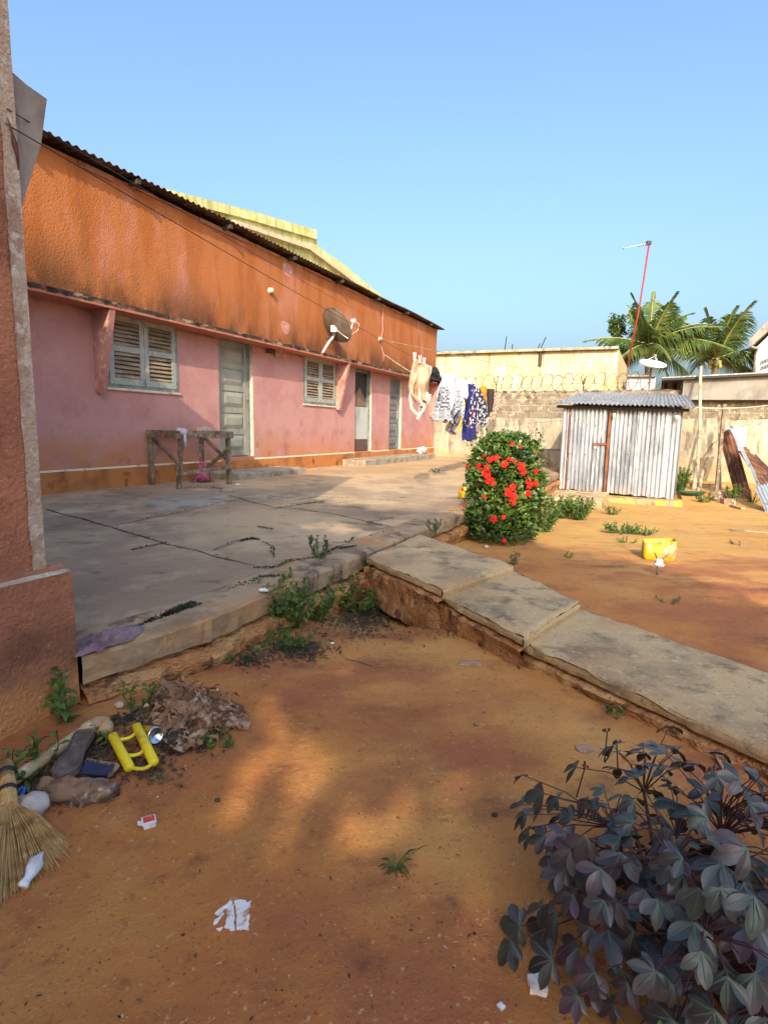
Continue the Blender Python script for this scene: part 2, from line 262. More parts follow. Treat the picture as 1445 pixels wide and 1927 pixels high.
mat('blue_grey_sheet', (0.35, 0.40, 0.42), 0.5, [((0.22, 0.17, 0.13), 6, .56, .68)], metal=.3)
mat('green_plastic', (0.025, 0.10, 0.06), 0.55)

# ------------------------------------------------------------------ mesh building
class MB:
    def __init__(s): s.v = []; s.f = []; s.mi = []; s.sm = []; s.mats = []
    def mid(s, m):
        if m not in s.mats: s.mats.append(m)
        return s.mats.index(m)
    def add(s, vs, fs, m, smooth=False):
        o = len(s.v); s.v += [V(p) for p in vs]; k = s.mid(m)
        for f in fs: s.f.append([o + i for i in f]); s.mi.append(k); s.sm.append(smooth)
        return s
    def hexa(s, p, m):   # 8 points, bottom 4 (ccw seen from above) then top 4
        return s.add(p, [(3, 2, 1, 0), (4, 5, 6, 7), (0, 1, 5, 4), (1, 2, 6, 5), (2, 3, 7, 6), (3, 0, 4, 7)], m)
    def box(s, a, b, m, c=0.0):
        x0, y0, z0 = a; x1, y1, z1 = b
        return s.hexa([(x0, y0, z0), (x1, y0, z0), (x1, y1, z0), (x0, y1, z0), (x0, y0, z1), (x1, y0, z1), (x1, y1, z1), (x0, y1, z1)], m)
    def beam(s, a, b, w, h, m, up=(0, 0, 1), jit=0.0):
        a = V(a); b = V(b); d = (b - a).normalized(); u = V(up)
        if abs(d.dot(u)) > .95: u = V((0, 1, 0)) if abs(d.y) < .9 else V((1, 0, 0))
        x = d.cross(u).normalized(); y = x.cross(d).normalized(); x *= w / 2; y *= h / 2
        return s.hexa([a - x - y, a + x - y, a + x + y, a - x + y, b - x - y, b + x - y, b + x + y, b - x + y], m)
    def tube(s, pts, r, m, seg=8, cap=True, smooth=True):
        pts = [V(p) for p in pts]; n = len(pts); rs = r if isinstance(r, (list, tuple)) else [r] * n
        vs = []; fs = []; ref = None
        for i, p in enumerate(pts):
            d = (pts[min(i + 1, n - 1)] - pts[max(i - 1, 0)])
            d = d.normalized() if d.length > 1e-9 else V((0, 0, 1))
            if ref is None: ref = V((0, 0, 1)) if abs(d.z) < .9 else V((1, 0, 0))
            x = d.cross(ref)
            if x.length < 1e-4: x = d.cross(V((1, 0, .3)))
            x.normalize(); y = d.cross(x).normalized(); ref = y.cross(d) * 1.0 if False else ref
            for k in range(seg):
                a = 2 * math.pi * k / seg; vs.append(p + (x * math.cos(a) + y * math.sin(a)) * rs[i])
        for i in range(n - 1):
            for k in range(seg):
                k2 = (k + 1) % seg; fs.append((i * seg + k, i * seg + k2, (i + 1) * seg + k2, (i + 1) * seg + k))
        if cap: fs.append(tuple(range(seg - 1, -1, -1))); fs.append(tuple((n - 1) * seg + k for k in range(seg)))
        return s.add(vs, fs, m, smooth)
    def lathe(s, prof, m, mtx=None, seg=24, smooth=True):   # prof: (r, z)
        vs = []; fs = []
        for r, z in prof:
            for k in range(seg):
                a = 2 * math.pi * k / seg; p = V((r * math.cos(a), r * math.sin(a), z)); vs.append(mtx @ p if mtx else p)
        for i in range(len(prof) - 1):
            for k in range(seg):
                k2 = (k + 1) % seg; fs.append((i * seg + k, i * seg + k2, (i + 1) * seg + k2, (i + 1) * seg + k))
        return s.add(vs, fs, m, smooth)
    def grid(s, fn, nu, nv, m, smooth=True):
        vs = [fn(i / nu, j / nv) for j in range(nv + 1) for i in range(nu + 1)]
        fs = [(j * (nu + 1) + i, j * (nu + 1) + i + 1, (j + 1) * (nu + 1) + i + 1, (j + 1) * (nu + 1) + i) for j in range(nv) for i in range(nu)]
        return s.add(vs, fs, m, smooth)
    def prism(s, poly, ext, m):   # poly: list of points, ext: vector
        n = len(poly); e = V(ext); vs = [V(p) for p in poly] + [V(p) + e for p in poly]
        return s.add(vs, [tuple(range(n - 1, -1, -1)), tuple(range(n, 2 * n))] + [(i, (i + 1) % n, n + (i + 1) % n, n + i) for i in range(n)], m)
    def blob(s, c, rx, ry, rz, m, seg=14, amp=.25, fr=1.6, seed=0, flat=None):
        vs = []; fs = []; c = V(c); nr = seg // 2
        for j in range(nr + 1):
            th = math.pi * j / nr
            for k in range(seg):
                a = 2 * math.pi * k / seg; d = V((math.sin(th) * math.cos(a), math.sin(th) * math.sin(a), math.cos(th)))
                q = 1 + amp * mn.noise(d * fr + V((seed * 7.3, seed, 0)))
                vs.append(c + V((d.x * rx, d.y * ry, d.z * rz)) * q)
        for j in range(nr):
            for k in range(seg):
                k2 = (k + 1) % seg; fs.append((j * seg + k, (j + 1) * seg + k, (j + 1) * seg + k2, j * seg + k2))
        return s.add(vs, fs, m, True)
    def build(s, name, parent=None, local=False):
        me = bpy.data.meshes.new(name)
        vs = s.v
        if parent is not None and not local:
            inv = parent.matrix_basis.inverted(); vs = [inv @ p for p in vs]
        me.from_pydata([tuple(p) for p in vs], [], s.f)
        for mm in s.mats: me.materials.append(MATS[mm])
        me.polygons.foreach_set('material_index', s.mi); me.polygons.foreach_set('use_smooth', s.sm)
        me.validate(); me.update()
        o = bpy.data.objects.new(name, me); COL.objects.link(o)
        if parent is not None: o.parent = parent
        return o
def tag(o, label, cat, group=None):
    o['label'] = label; o['category'] = cat
    if group: o['group'] = group
    return o
def thing(name, label, cat, loc, rz=0.0, group=None):
    o = bpy.data.objects.new(name, None); COL.objects.link(o); o.empty_display_size = .1
    o.matrix_basis = Matrix.Translation(V(loc)) @ Matrix.Rotation(rz, 4, 'Z')
    return tag(o, label, cat, group)
def struct(o): o['kind'] = 'structure'; return o
def single(mb, name, label, cat, loc, group=None, rz=0.0):
    """one-mesh thing whose origin sits at its base"""
    o = mb_at(mb, name, loc, rz); return tag(o, label, cat, group)
def mb_at(mb, name, loc, rz=0.0):
    mtx = Matrix.Translation(V(loc)) @ Matrix.Rotation(rz, 4, 'Z'); inv = mtx.inverted()
    mb.v = [inv @ p for p in mb.v]; o = mb.build(name); o.matrix_basis = mtx; return o
def nz(p, f=1.0, o=0.0): return mn.noise(V(p) * f + V((o, o * 1.7, -o)))

# ------------------------------------------------------------------ the ground
def axis(segs):
    out = [segs[0][0]]
    for a, b, n in segs: out += [a + (b - a) * (i + 1) / n for i in range(n)]
    return out
xs = axis([(-400, -60, 5), (-60, -10, 12), (-10, -2.4, 20), (-2.4, 3.4, 200), (3.4, 14, 60), (14, 60, 14), (60, 400, 5)])
ys = axis([(-300, -20, 5), (-20, 0.3, 24), (.3, 5.4, 180), (5.4, 13, 90), (13, 24, 24), (24, 80, 10), (80, 1200, 8)])
g = MB(); nx = len(xs)
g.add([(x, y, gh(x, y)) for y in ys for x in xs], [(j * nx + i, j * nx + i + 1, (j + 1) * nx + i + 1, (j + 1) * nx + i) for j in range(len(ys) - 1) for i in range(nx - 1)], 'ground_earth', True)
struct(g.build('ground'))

# ------------------------------------------------------------------ patio, kerb, stepped path
random.seed(4)
def rough_strip(mb, a, b, prof, res, m_of, seed=0, amp=1.0):
    """a rough vertical face from a to b; prof: (z, outward offset, roughness); m_of(row) names the material"""
    a = V(a); b = V(b); d = (b - a); L = d.length; d.normalize(); out = V((d.y, -d.x, 0)); n = max(2, int(L / res))
    rows = []
    for (z, off, rg) in prof:
        row = []
        for i in range(n + 1):
            p = a + d * (L * i / n); 
            q = off + rg * amp * (mn.noise(V((i * res * 7, z * 16, seed))) + .6 * mn.noise(V((i * res * 19, z * 40, seed + 5))))
            zz = z + rg * .6 * amp * mn.noise(V((i * res * 5, z * 9, seed + 9)))
            row.append(p + out * q + V((0, 0, zz)))
        rows.append(row)
    for j in range(len(rows) - 1):
        vs = rows[j] + rows[j + 1]
        mb.add(vs, [(i, i + 1, n + 2 + i, n + 1 + i) for i in range(n)], m_of(j), True)
p = MB()
def ptop(u, v):
    s = 1.45 + u * (18.6 - 1.45); n = NW - .15 + v * (kn(s) - .265 - NW + .15); q = sn(s, n)
    return V((q.x, q.y, pz(q.x, q.y)))
p.grid(ptop, 170, 50, 'patio_concrete')
patio = struct(p.build('patio'))
k = MB()
def ktop(u, v):
    s = 1.505 + u * (17.5 - 1.505); n = kn(s) - .27 + v * .27; q = sn(s, n)
    return V((q.x, q.y, PZ + kz(s) + .006 + .006 * nz((q.x, q.y, 2), 2.2) - (.012 if v > .99 else 0)))
k.grid(ktop, 300, 6, 'kerb_plaster')
KP = [(PZ - .006, 0, 0), (PZ - .02, .008, .005), (PZ - .06, .008, .010), (PZ - .10, .004, .014), (PZ - .125, .0, .02), (PZ - .138, -.055, .02), (PZ - .15, -.03, .02), (PZ - .158, .045, .022), (PZ - .185, .062, .026), (PZ - .225, .055, .026), (PZ - .255, .03, .02), (PZ - .42, .01, .02)]
rough_strip(k, sn(1.505, kn(1.505), kz(1.505)), sn(2.035, NK + .014, .003), KP, .02, lambda j: 'kerb_plaster' if j < 4 else 'eroded_mud', 3)
rough_strip(k, sn(1.985, NK), sn(7.2, NK), KP, .02, lambda j: 'kerb_plaster' if j < 4 else 'eroded_mud', 3)
rough_strip(k, sn(7.2, NK), sn(17.5, NK), KP, .08, lambda j: 'kerb_plaster' if j < 4 else 'eroded_mud', 3)
struct(k.build('kerb'))
# the path: three slabs stepping down from the patio corner
Z1, Z2, Z3 = .290, .232, .178
A1 = zp(690, 1044, PZ); A2 = zp(832, 1106, Z1); A3 = zp(966, 1062, Z1); A4 = zp(790, 1001, PZ)
B1 = zp(828, 1116, Z2); B2 = zp(985, 1196, Z2); B3 = zp(1091, 1131, Z2); B4 = zp(966, 1070, Z2)
C1 = zp(985, 1206, Z3); C2 = zp(1445, 1411, Z3); C3 = zp(1445, 1263, Z3); C4 = zp(1090, 1141, Z3)
e1 = (C2 - C1).normalized(); e2 = (C3 - C4).normalized()
C2 = C2 + e1 * 1.6; C3 = C3 + e2 * 1.6
path = MB()
def slab(a, b, c, d, z, thick, seed, nu=40, nv=22):
    def top(u, v):
        q = (a * (1 - u) + b * u) * (1 - v) + (d * (1 - u) + c * u) * v
        e = min(u, 1 - u, v, 1 - v)
        q = V((q.x, q.y, z + .009 * nz((q.x, q.y, seed), 3) + .004 * nz((q.x, q.y, seed), 11)))
        if e < 1e-6: q.z -= .012 + .010 * nz(q, 14) + .010 * max(0, nz(q, 5, 3)); q += V((nz(q, 8, 2) + .6 * nz(q, 25, 1), nz(q, 8, 5) + .6 * nz(q, 25, 4), 0)) * .014
        return q
    path.grid(top, nu, nv, 'path_concrete')
def face(a, b, z, zb, seed, mud=True, step=False):
    h = z - zb
    if step: pr = [(z - .012, 0, .003), (z - .03, .006, .006), (zb - .01, .002, .006)]
    else: pr = [(z - .012, 0, .003), (z - .03, .004, .006), (z - .05, .002, .012), (z - .065, -.022, .022), (z - .08, .014, .03), (z - .12, .012, .03), (z - .20, .012, .02), (z - .33, .01, .014)]
    rough_strip(path, V((a.x, a.y, 0)), V((b.x, b.y, 0)), pr, .018, lambda j: 'path_concrete' if j < 2 or step else ('kerb_plaster' if (seed % 2 and j < 3) else 'eroded_mud'), seed)
slab(A1, A2, A3, A4, Z1, .3, 1); slab(B1, B2, B3, B4, Z2, .25, 2); slab(C1, C2, C3, C4, Z3, .2, 3, 90, 26)
face(A1, A2, Z1, -.1, 11); face(A2, A3, Z1, Z2, 12, step=True); face(A3, A4, Z1, -.1, 13)
face(B1, B2, Z2, -.1, 14); face(B2, B3, Z2, Z3, 15, step=True); face(B3, B4, Z2, -.1, 16)
face(C1, C2, Z3, -.1, 17); face(C3, C4, Z3, -.1, 18)
struct(path.build('path'))

def leafquad(mb, p, d, nrm, L, W, m, fold=.15, droop=.15):
    """pointed leaf of four faces folded on its midrib"""
    d = d.normalized(); s = d.cross(nrm)
    if s.length < 1e-5: s = d.cross(V((.3, .2, 1)))
    s.normalize(); n = s.cross(d).normalized()
    a = p; b = p + d * (L * .55) + n * (L * .05); c = p + d * L - n * (L * droop)
    l = p + d * (L * .45) + s * (W * .5) + n * (W * fold); r = p + d * (L * .45) - s * (W * .5) + n * (W * fold)
    l2 = p + d * (L * .78) + s * (W * .34) + n * (W * fold * .4); r2 = p + d * (L * .78) - s * (W * .34) + n * (W * fold * .4)
    mb.add([a, b, c, l, r, l2, r2], [(0, 1, 3), (0, 4, 1), (1, 5, 3), (1, 2, 5), (1, 4, 6), (1, 6, 2)], m, True)
def rnd_dir(): 
    while True:
        v = V((random.uniform(-1, 1), random.uniform(-1, 1), random.uniform(-1, 1)))
        if .05 < v.length < 1: return v.normalized()


# joints and mossy cracks of the patio (real raised dirt and moss lines)
def walk(pts, step):
    P = [zp(x, y, PZ) for x, y in pts]; out = []
    for i in range(len(P) - 1):
        n = max(2, int((P[i + 1] - P[i]).length / step))
        out += [P[i].lerp(P[i + 1], t / n) for t in range(n)]
    return out + [P[-1]]
def crackline(mb, pts, w, m, seed=0):
    out = walk(pts, .025); vs = []; fs = []
    for i, q in enumerate(out):
        d = (out[min(i + 1, len(out) - 1)] - out[max(0, i - 1)]).normalized(); sd = V((-d.y, d.x, 0))
        q = q + sd * (.035 * nz(q, 3, seed) + .014 * nz(q, 17, seed)); e = min(i, len(out) - 1 - i) / 8.0
        ww = w * (.30 + 1.1 * abs(nz(q, 5, seed + 3)) + .45 * abs(nz(q, 23, seed))) * min(1, .15 + e); z = pz(q.x, q.y)
        for k_ in (-1, 1): r = q + sd * ww * k_ * (.7 + .3 * random.random()); vs.append(V((r.x, r.y, pz(r.x, r.y) + .0035)))
    fs = [(2 * i, 2 * i + 1, 2 * i + 3, 2 * i + 2) for i in range(len(out) - 1)]
    mb.add(vs, fs, m, True)
def mossline(mb, pts, w, n, seed=0):
    random.seed(seed); out = walk(pts, .02)
    for i in range(n):
        k_ = random.randrange(len(out) - 1); d = (out[k_ + 1] - out[k_]).normalized(); sd = V((-d.y, d.x, 0)); e = math.sin(math.pi * (k_ + .5) / len(out)) ** .5
        q = out[k_] + sd * (.03 * nz(out[k_], 3, seed) + random.gauss(0, w * .5 * e * (.35 + 1.3 * abs(nz(out[k_], 9, seed + 2))))); q.z = pz(q.x, q.y) + .002 + random.random() * .010 * e
        leafquad(mb, q, V((random.uniform(-1, 1), random.uniform(-1, 1), random.uniform(-.1, .6))), V((0, 0, 1)) + rnd_dir() * .6, random.uniform(.006, .02), random.uniform(.004, .009), 'moss', .2, .1)
cr = MB(); JO = []
for pts, w in [([(84, 957), (165, 981), (250, 1005), (310, 1024), (385, 1042), (470, 1064)], .012), ([(205, 992), (270, 978), (350, 962), (425, 945), (470, 938)], .009),
               ([(430, 932), (470, 945), (520, 955), (560, 958), (640, 970), (705, 985), (745, 993)], .010), ([(405, 1036), (440, 1022), (470, 1014)], .008), ([(495, 1020), (512, 1030), (517, 1052)], .007),
               ([(740, 975), (690, 985), (720, 990)], .006), ([(486, 992), (500, 994), (515, 997)], .008), ([(620, 948), (700, 940), (780, 940)], .006), ([(540, 945), (600, 935), (660, 938)], .010),
               ([(630, 1022), (655, 1022), (672, 1011)], .006), ([(690, 1010), (730, 1000)], .005)]:
    crackline(cr, pts, w * 1.0, 'crack_dark', seed=len(pts)); JO.append(pts)
cr.build('joint', patio)
ms = MB()
for pts, w in [([(255, 1176), (300, 1163), (345, 1150), (385, 1136)], .030), ([(310, 1158), (350, 1143), (372, 1134)], .055), ([(428, 1112), (470, 1096), (500, 1085), (525, 1082)], .045), ([(478, 1070), (520, 1070), (545, 1056), (590, 1052), (620, 1042)], .040), ([(490, 1088), (530, 1086)], .05),
               ([(250, 1036), (285, 1028), (315, 1021)], .010), ([(455, 1018), (475, 1014), (492, 1017)], .03), ([(640, 1034), (672, 1028)], .012), ([(520, 956), (560, 952), (610, 944)], .03), ([(350, 918), (400, 917), (440, 926)], .05), ([(600, 1045), (640, 1030)], .02)]:
    mossline(ms, pts, w, int(90 + 6500 * w), seed=len(pts) + 4)
for i, pts in enumerate(JO): mossline(ms, pts, .022, 40 + 14 * len(pts), seed=90 + i)
ms.build('moss', patio)['kind'] = 'stuff'
# thin repair screed beside the table legs
sc = MB()
ring = [zp(x, y, PZ) for x, y in [(272, 944), (300, 936), (360, 931), (410, 929), (428, 938), (420, 948), (370, 954), (320, 960), (285, 956)]]
cc = sum(ring, V()) / len(ring)
sc.add([cc + V((0, 0, .022))] + [q + V((0, 0, .012)) for q in ring] + [q + (q - cc) * .1 + V((0, 0, -.01)) for q in ring],
       [(0, 1 + i, 1 + (i + 1) % 9) for i in range(9)] + [(1 + i, 10 + i, 10 + (i + 1) % 9, 1 + (i + 1) % 9) for i in range(9)], 'step_concrete', True)
sc.build('screed_patch', patio)

# ------------------------------------------------------------------ the long house
HO = 11.5
house = thing('house', 'long rust orange and pink rendered house with corrugated roof along the patio', 'house', sn(HO, NW, PZ), math.pi / 2 - AZ)
def H(s, o, z): return V((s - HO, -o, z - PZ))
def hbox(mb, s0, s1, o0, o1, z0, z1, m):
    return mb.box((s0 - HO, -o1, z0 - PZ), (s1 - HO, -o0, z1 - PZ), m)
WTOP = 4.46; S0, S1 = 3.6, 18.5
OPEN = [(5.62, 6.92, 1.69, 2.72), (7.86, 8.78, .64, 2.73), (10.47, 11.84, 1.69, 2.72), (12.80, 13.72, .60, 2.71), (14.86, 15.70, .60, 2.62)]
w = MB()
sb = sorted(set([S0, S1] + [a for o in OPEN for a in o[:2]])); zb = sorted(set([PZ - .3, WTOP] + [a for o in OPEN for a in o[2:]]))
for i in range(len(sb) - 1):
    for j in range(len(zb) - 1):
        sm, zm = (sb[i] + sb[i + 1]) / 2, (zb[j] + zb[j + 1]) / 2
        if any(o[0] < sm < o[1] and o[2] < zm < o[3] for o in OPEN): continue
        w.add([H(sb[i], 0, zb[j]), H(sb[i + 1], 0, zb[j]), H(sb[i + 1], 0, zb[j + 1]), H(sb[i], 0, zb[j + 1])], [(0, 1, 2, 3)], 'wall_plaster')
for (a, b, c, d) in OPEN:
    for q in ([H(a, 0, c), H(a, 0, d), H(a, -.2, d), H(a, -.2, c)], [H(a, 0, c), H(b, 0, c), H(b, -.2, c), H(a, -.2, c)], [H(a, 0, d), H(b, 0, d), H(b, -.2, d), H(a, -.2, d)]):
        w.add(q, [(0, 1, 2, 3)], 'wall_plaster')
    w.add([H(b, 0, c), H(b, -.2, c), H(b, -.2, d), H(b, 0, d)], [(0, 1, 2, 3)], 'cream_paint' if c < 1 else 'wall_plaster')
w.add([H(S1, 0, 0), H(S1, -5.2, 0), H(S1, -5.2, WTOP + .35), H(S1, 0, WTOP)], [(0, 1, 2, 3)], 'wall_plaster')
w.add([H(S0, 0, 0), H(S0, -5.2, 0), H(S0, -5.2, WTOP + .35), H(S0, 0, WTOP)], [(0, 1, 2, 3)], 'wall_plaster')
w.add([H(S0, -5.2, 0), H(S1, -5.2, 0), H(S1, -5.2, WTOP + .35), H(S0, -5.2, WTOP + .35)], [(0, 1, 2, 3)], 'wall_plaster')
w.build('wall', house, True)
sk = MB()
segs = [(S0, 7.86), (8.78, 12.80), (13.72, 14.86), (15.70, S1)]
hbox(sk, S0, S1 + .012, .002, .022, PZ - .2, .575, 'skirting_paint')
for a, b in segs: sk.add([H(a, .022, .575), H(b, .022, .575), H(b, .004, .60), H(a, .004, .60)], [(0, 1, 2, 3)], 'cream_paint')
sk.build('skirting', house, True)
ca = MB()
def ctop(u, v):
    s = S0 + u * (S1 - .1 - S0); o = .004 + v * .35
    return H(s, o, 2.762 + .008 * nz((s, o, 0), 2.2) - .01 * v)
ca.grid(ctop, 220, 3, 'canopy_concrete')
def cfront(u, v):
    s = S0 + u * (S1 - .1 - S0); return H(s, .354 + .006 * nz((s, v, 3), 6), (2.752 + .008 * nz((s, .354, 0), 2.2)) * v + 2.665 * (1 - v) + .006 * nz((s, v, 9), 9) * (1 - v))
ca.grid(cfront, 300, 3, 'canopy_concrete', False)
ca.add([H(S0, .004, 2.665), H(S1 - .1, .004, 2.665), H(S1 - .1, .354, 2.665), H(S0, .354, 2.665)], [(0, 1, 2, 3)], 'canopy_concrete')
ca.add([H(S1 - .1, .004, 2.665), H(S1 - .1, .354, 2.665), H(S1 - .1, .354, 2.755), H(S1 - .1, .004, 2.755)], [(0, 1, 2, 3)], 'canopy_concrete')
ca.build('canopy', house, True)
for s in (5.48, 11.88, 18.05):
    f = MB(); f.prism([H(s - .045, .003, 1.62), H(s - .045, .10, 1.60), H(s - .045, .345, 2.662), H(s - .045, .003, 2.662)], (.09, 0, 0), 'fin_plaster'); f.build('bracket_fin', house, True)
rf = MB()
def rtop(u, v):
    s = S0 + u * (S1 + .2 - S0); o = .20 - v * 5.6
    return H(s, o + (.015 * nz((s, 0, 0), .9) if v < .01 else 0), 4.53 + .075 * v * 5.6 + .016 * math.sin(s * 2 * math.pi / .115) + .03 * nz((s, 0, 4), .45) - .05 * max(0, s - 17.5) * (1 - v))
rf.grid(rtop, 950, 6, 'roof_metal')
rf.build('roof', house, True)
fa = MB(); random.seed(9)
s = S0
while s < S1 - .2:
    L = random.uniform(.5, 1.5)
    hbox(fa, s, min(S1 - .02, s + L), .003, .012 + random.random() * .02, WTOP - .03 - random.random() * .05, WTOP - .005, 'near_plaster'); fa.build('broken_plaster', house, True); fa = MB(); s += L + random.uniform(.1, .9)

for s in (4.4, 6.1, 8.0, 9.9, 11.8, 13.7, 15.6, 17.5):
    b = MB(); hbox(b, s, s + .06, .0, .20, 4.43, 4.49, 'dark_beam'); b.build('rafter_end', house, True)

def shutter(mb, s0, s1, z0, z1, o):
    st = .075; zm = z0 + (z1 - z0) * .52
    hbox(mb, s0, s0 + st, o, o + .035, z0, z1, 'shutter_paint'); hbox(mb, s1 - st, s1, o, o + .035, z0, z1, 'shutter_paint')
    for a, b in ((z0, z0 + .09), (zm - .035, zm + .045), (z1 - .07, z1)): hbox(mb, s0 + st, s1 - st, o + .002, o + .033, a, b, 'shutter_paint')
    for a, b in ((z0 + .09, zm - .035), (zm + .045, z1 - .07)):
        n = int((b - a) / .052)
        for i in range(n):
            z = a + (b - a) * (i + .5) / n; t = .012 * (random.random() - .5)
            q = [H(s0 + st, o + .034, z - .022 + t), H(s1 - st, o + .034, z - .022 - t), H(s1 - st, o + .004, z + .020), H(s0 + st, o + .004, z + .020)]
            mb.add(q + [x + V((0, 0, .007)) for x in q], [(0, 1, 2, 3), (7, 6, 5, 4), (0, 4, 5, 1), (2, 6, 7, 3)], 'louvre_wood')
    hbox(mb, s0 + st, s1 - st, o - .01, o - .004, z0 + .05, z1 - .05, 'dark_mesh')
for (a, b, c, d) in (OPEN[0], OPEN[2]):
    fr = MB(); t = .045
    hbox(fr, a, a + t, -.06, .012, c, d, 'frame_paint'); hbox(fr, b - t, b, -.06, .012, c, d, 'frame_paint')
    hbox(fr, a + t, b - t, -.06, .010, c, c + t, 'frame_paint'); hbox(fr, a + t, b - t, -.06, .010, d - t, d, 'frame_paint')
    win = fr.build('window', house, True); mid = (a + b) / 2
    for (p0, p1) in ((a + t + .004, mid - .004), (mid + .004, b - t - .004)):
        sh = MB(); shutter(sh, p0, p1, c + t + .004, d - t - .004, -.02); o = sh.build('shutter', None); o.parent = win
    sl_ = MB(); hbox(sl_, a - .02, b + .02, .003, .03, c - .035, c - .002, 'cream_paint'); o = sl_.build('sill', None); o.parent = win

def panel_door(a, b, c, d, m, fm, rows, handle=True):
    fr = MB(); t = .06; o = -.10
    hbox(fr, a, a + t, o - .03, o + .03, c, d, fm); hbox(fr, b - t, b, o - .03, o + .03, c, d, fm); hbox(fr, a + t, b - t, o - .03, o + .028, d - t, d, fm)
    f = fr.build('door_frame', house, True)
    lf = MB(); a2, b2, c2, d2 = a + t + .004, b - t - .006, c + .012, d - t - .004
    hbox(lf, a2, b2, o - .02, o, c2, d2, m)
    st = .09; H_ = (d2 - c2 - st * (rows + 1)) / rows
    hbox(lf, a2, a2 + st, o, o + .018, c2, d2, m); hbox(lf, b2 - st, b2, o, o + .018, c2, d2, m)
    for i in range(rows + 1): z = c2 + i * (H_ + st); hbox(lf, a2 + st, b2 - st, o + .001, o + .017, z, z + st, m)
    for i in range(rows):   # raised and fielded panels
        z = c2 + st + i * (H_ + st); x0, x1, z0, z1 = a2 + st + .012, b2 - st - .012, z + .012, z + H_ - .012; g_ = .075
        q = [H(x0, o + .001, z0), H(x1, o + .001, z0), H(x1, o + .001, z1), H(x0, o + .001, z1), H(x0 + g_, o + .030, z0 + g_), H(x1 - g_, o + .030, z0 + g_), H(x1 - g_, o + .030, z1 - g_), H(x0 + g_, o + .030, z1 - g_)]
        lf.add(q, [(4, 5, 6, 7), (0, 1, 5, 4), (1, 2, 6, 5), (2, 3, 7, 6), (3, 0, 4, 7)], m)
    D = lf.build('door', house, True)
    if handle:
        h = MB(); z = c2 + 1.0
        hbox(h, b2 - .075, b2 - .025, o + .018, o + .026, z - .11, z + .11, 'aluminium'); h.tube([H(b2 - .05, o + .026, z + .04), H(b2 - .05, o + .065, z + .04), H(b2 - .15, o + .07, z + .04)], .009, 'aluminium')
        k2 = h.build('handle', None); k2.parent = D
panel_door(*OPEN[1], 'door_paint', 'frame_paint', 5)
panel_door(*OPEN[4], 'grey_door_paint', 'frame_paint', 5)
a, b, c, d = OPEN[3]
fr = MB(); hbox(fr, a, a + .05, -.12, -.05, c, d, 'frame_paint'); hbox(fr, b - .05, b, -.12, -.05, c, d, 'frame_paint'); hbox(fr, a + .05, b - .05, -.12, -.052, d - .05, d, 'frame_paint'); fr.build('door_frame', house, True)
lf = MB(); zs = c + .012
hbox(lf, a + .055, b - .055, -.10, -.075, zs, zs + .30, 'brown_panel'); hbox(lf, a + .055, b - .055, -.10, -.078, zs + .30, zs + 1.12, 'pale_panel')
hbox(lf, a + .055, b - .055, -.12, -.10, zs + 1.12, d - .055, 'dark_mesh')
for (p0, p1, q0, q1) in ((a + .055, a + .12, zs + 1.12, d - .055), (b - .12, b - .055, zs + 1.12, d - .055), (a + .12, b - .12, d - .12, d - .056)): hbox(lf, p0, p1, -.098, -.074, q0, q1, 'frame_paint')
lf.add([H(a + .12, -.097, zs + 1.14), H(b - .12, -.097, zs + 1.14), H(b - .12, -.097, zs + 1.25), H(a + .42, -.097, zs + 1.62), H(a + .12, -.097, zs + 1.30)], [(0, 1, 2, 3, 4)], 'tan_cloth')
lf.build('door', house, True)['label'] = 'screen door with dark mesh over a pale panel'

# vent grille low beside the last door, junction box, insulators, cable loops
vs_ = npl(793, 772, NW); s, z = S_of(vs_), vs_.z
v_ = MB(); hbox(v_, s - .22, s + .22, .002, .02, z - .16, z + .16, 'pale_panel')
for i in range(3):
    for j in range(3): hbox(v_, s - .19 + i * .135, s - .19 + i * .135 + .10, .02, .024, z - .13 + j * .095, z - .13 + j * .095 + .06, 'dark_mesh')
v_.build('vent_grille', house, True)
q = npl(513, 660, NW); s, z = S_of(q), q.z
jb = MB(); hbox(jb, s + .02, s + .36, .002, .05, z - .12, z + .06, 'fin_plaster'); jb.build('junction_box', house, True)
cb = MB(); random.seed(21)
for i in range(7):
    x0 = s - .25 + random.random() * .5; pts = [H(x0 + .16 * math.cos(t * .6) * random.uniform(.7, 1), .03 + .02 * random.random(), z + .09 - .16 * abs(math.sin(t * .31 + i))) for t in range(9)]
    cb.tube(pts, .006, 'wire_black', 5)
cb.build('loose_cable', house, True)
for px, py in ((507, 547), (713, 638)):
    q = npl(px, py, NW); b = MB(); m4 = Matrix.Translation(H(S_of(q), .004, q.z)) @ Matrix.Rotation(R(90), 4, 'X')
    b.lathe([(.001, .09), (.035, .085), (.05, .06), (.03, .045), (.05, .03), (.055, 0)], 'cream_paint', m4, 14); b.build('insulator', house, True)
ft = MB()
for (px, py, r) in ((541, 508, .16), (537, 617, .15)):
    q = npl(px, py, NW); c = H(S_of(q), .004, q.z)
    ft.add([c] + [c + V((r * math.cos(a) * (1 + .2 * math.sin(3 * a)), 0, r * math.sin(a) * (1 + .2 * math.cos(2 * a)))) for a in [i * math.pi / 8 for i in range(16)]], [(0, 1 + i, 1 + (i + 1) % 16) for i in range(16)], 'fin_plaster')
    ft.build('plaster_patch', house, True); ft = MB()

ck = MB(); prev = None; pts = []
for i, (px, py) in enumerate([(722, 572), (720, 590), (719, 605), (720, 622), (716, 640), (718, 655), (722, 668), (721, 680)]):
    q = npl(px, py, NW); pts.append(H(S_of(q), .004, q.z))
ck.tube(pts, .016, 'fin_plaster', 6); ck.build('plaster_crack', house, True)

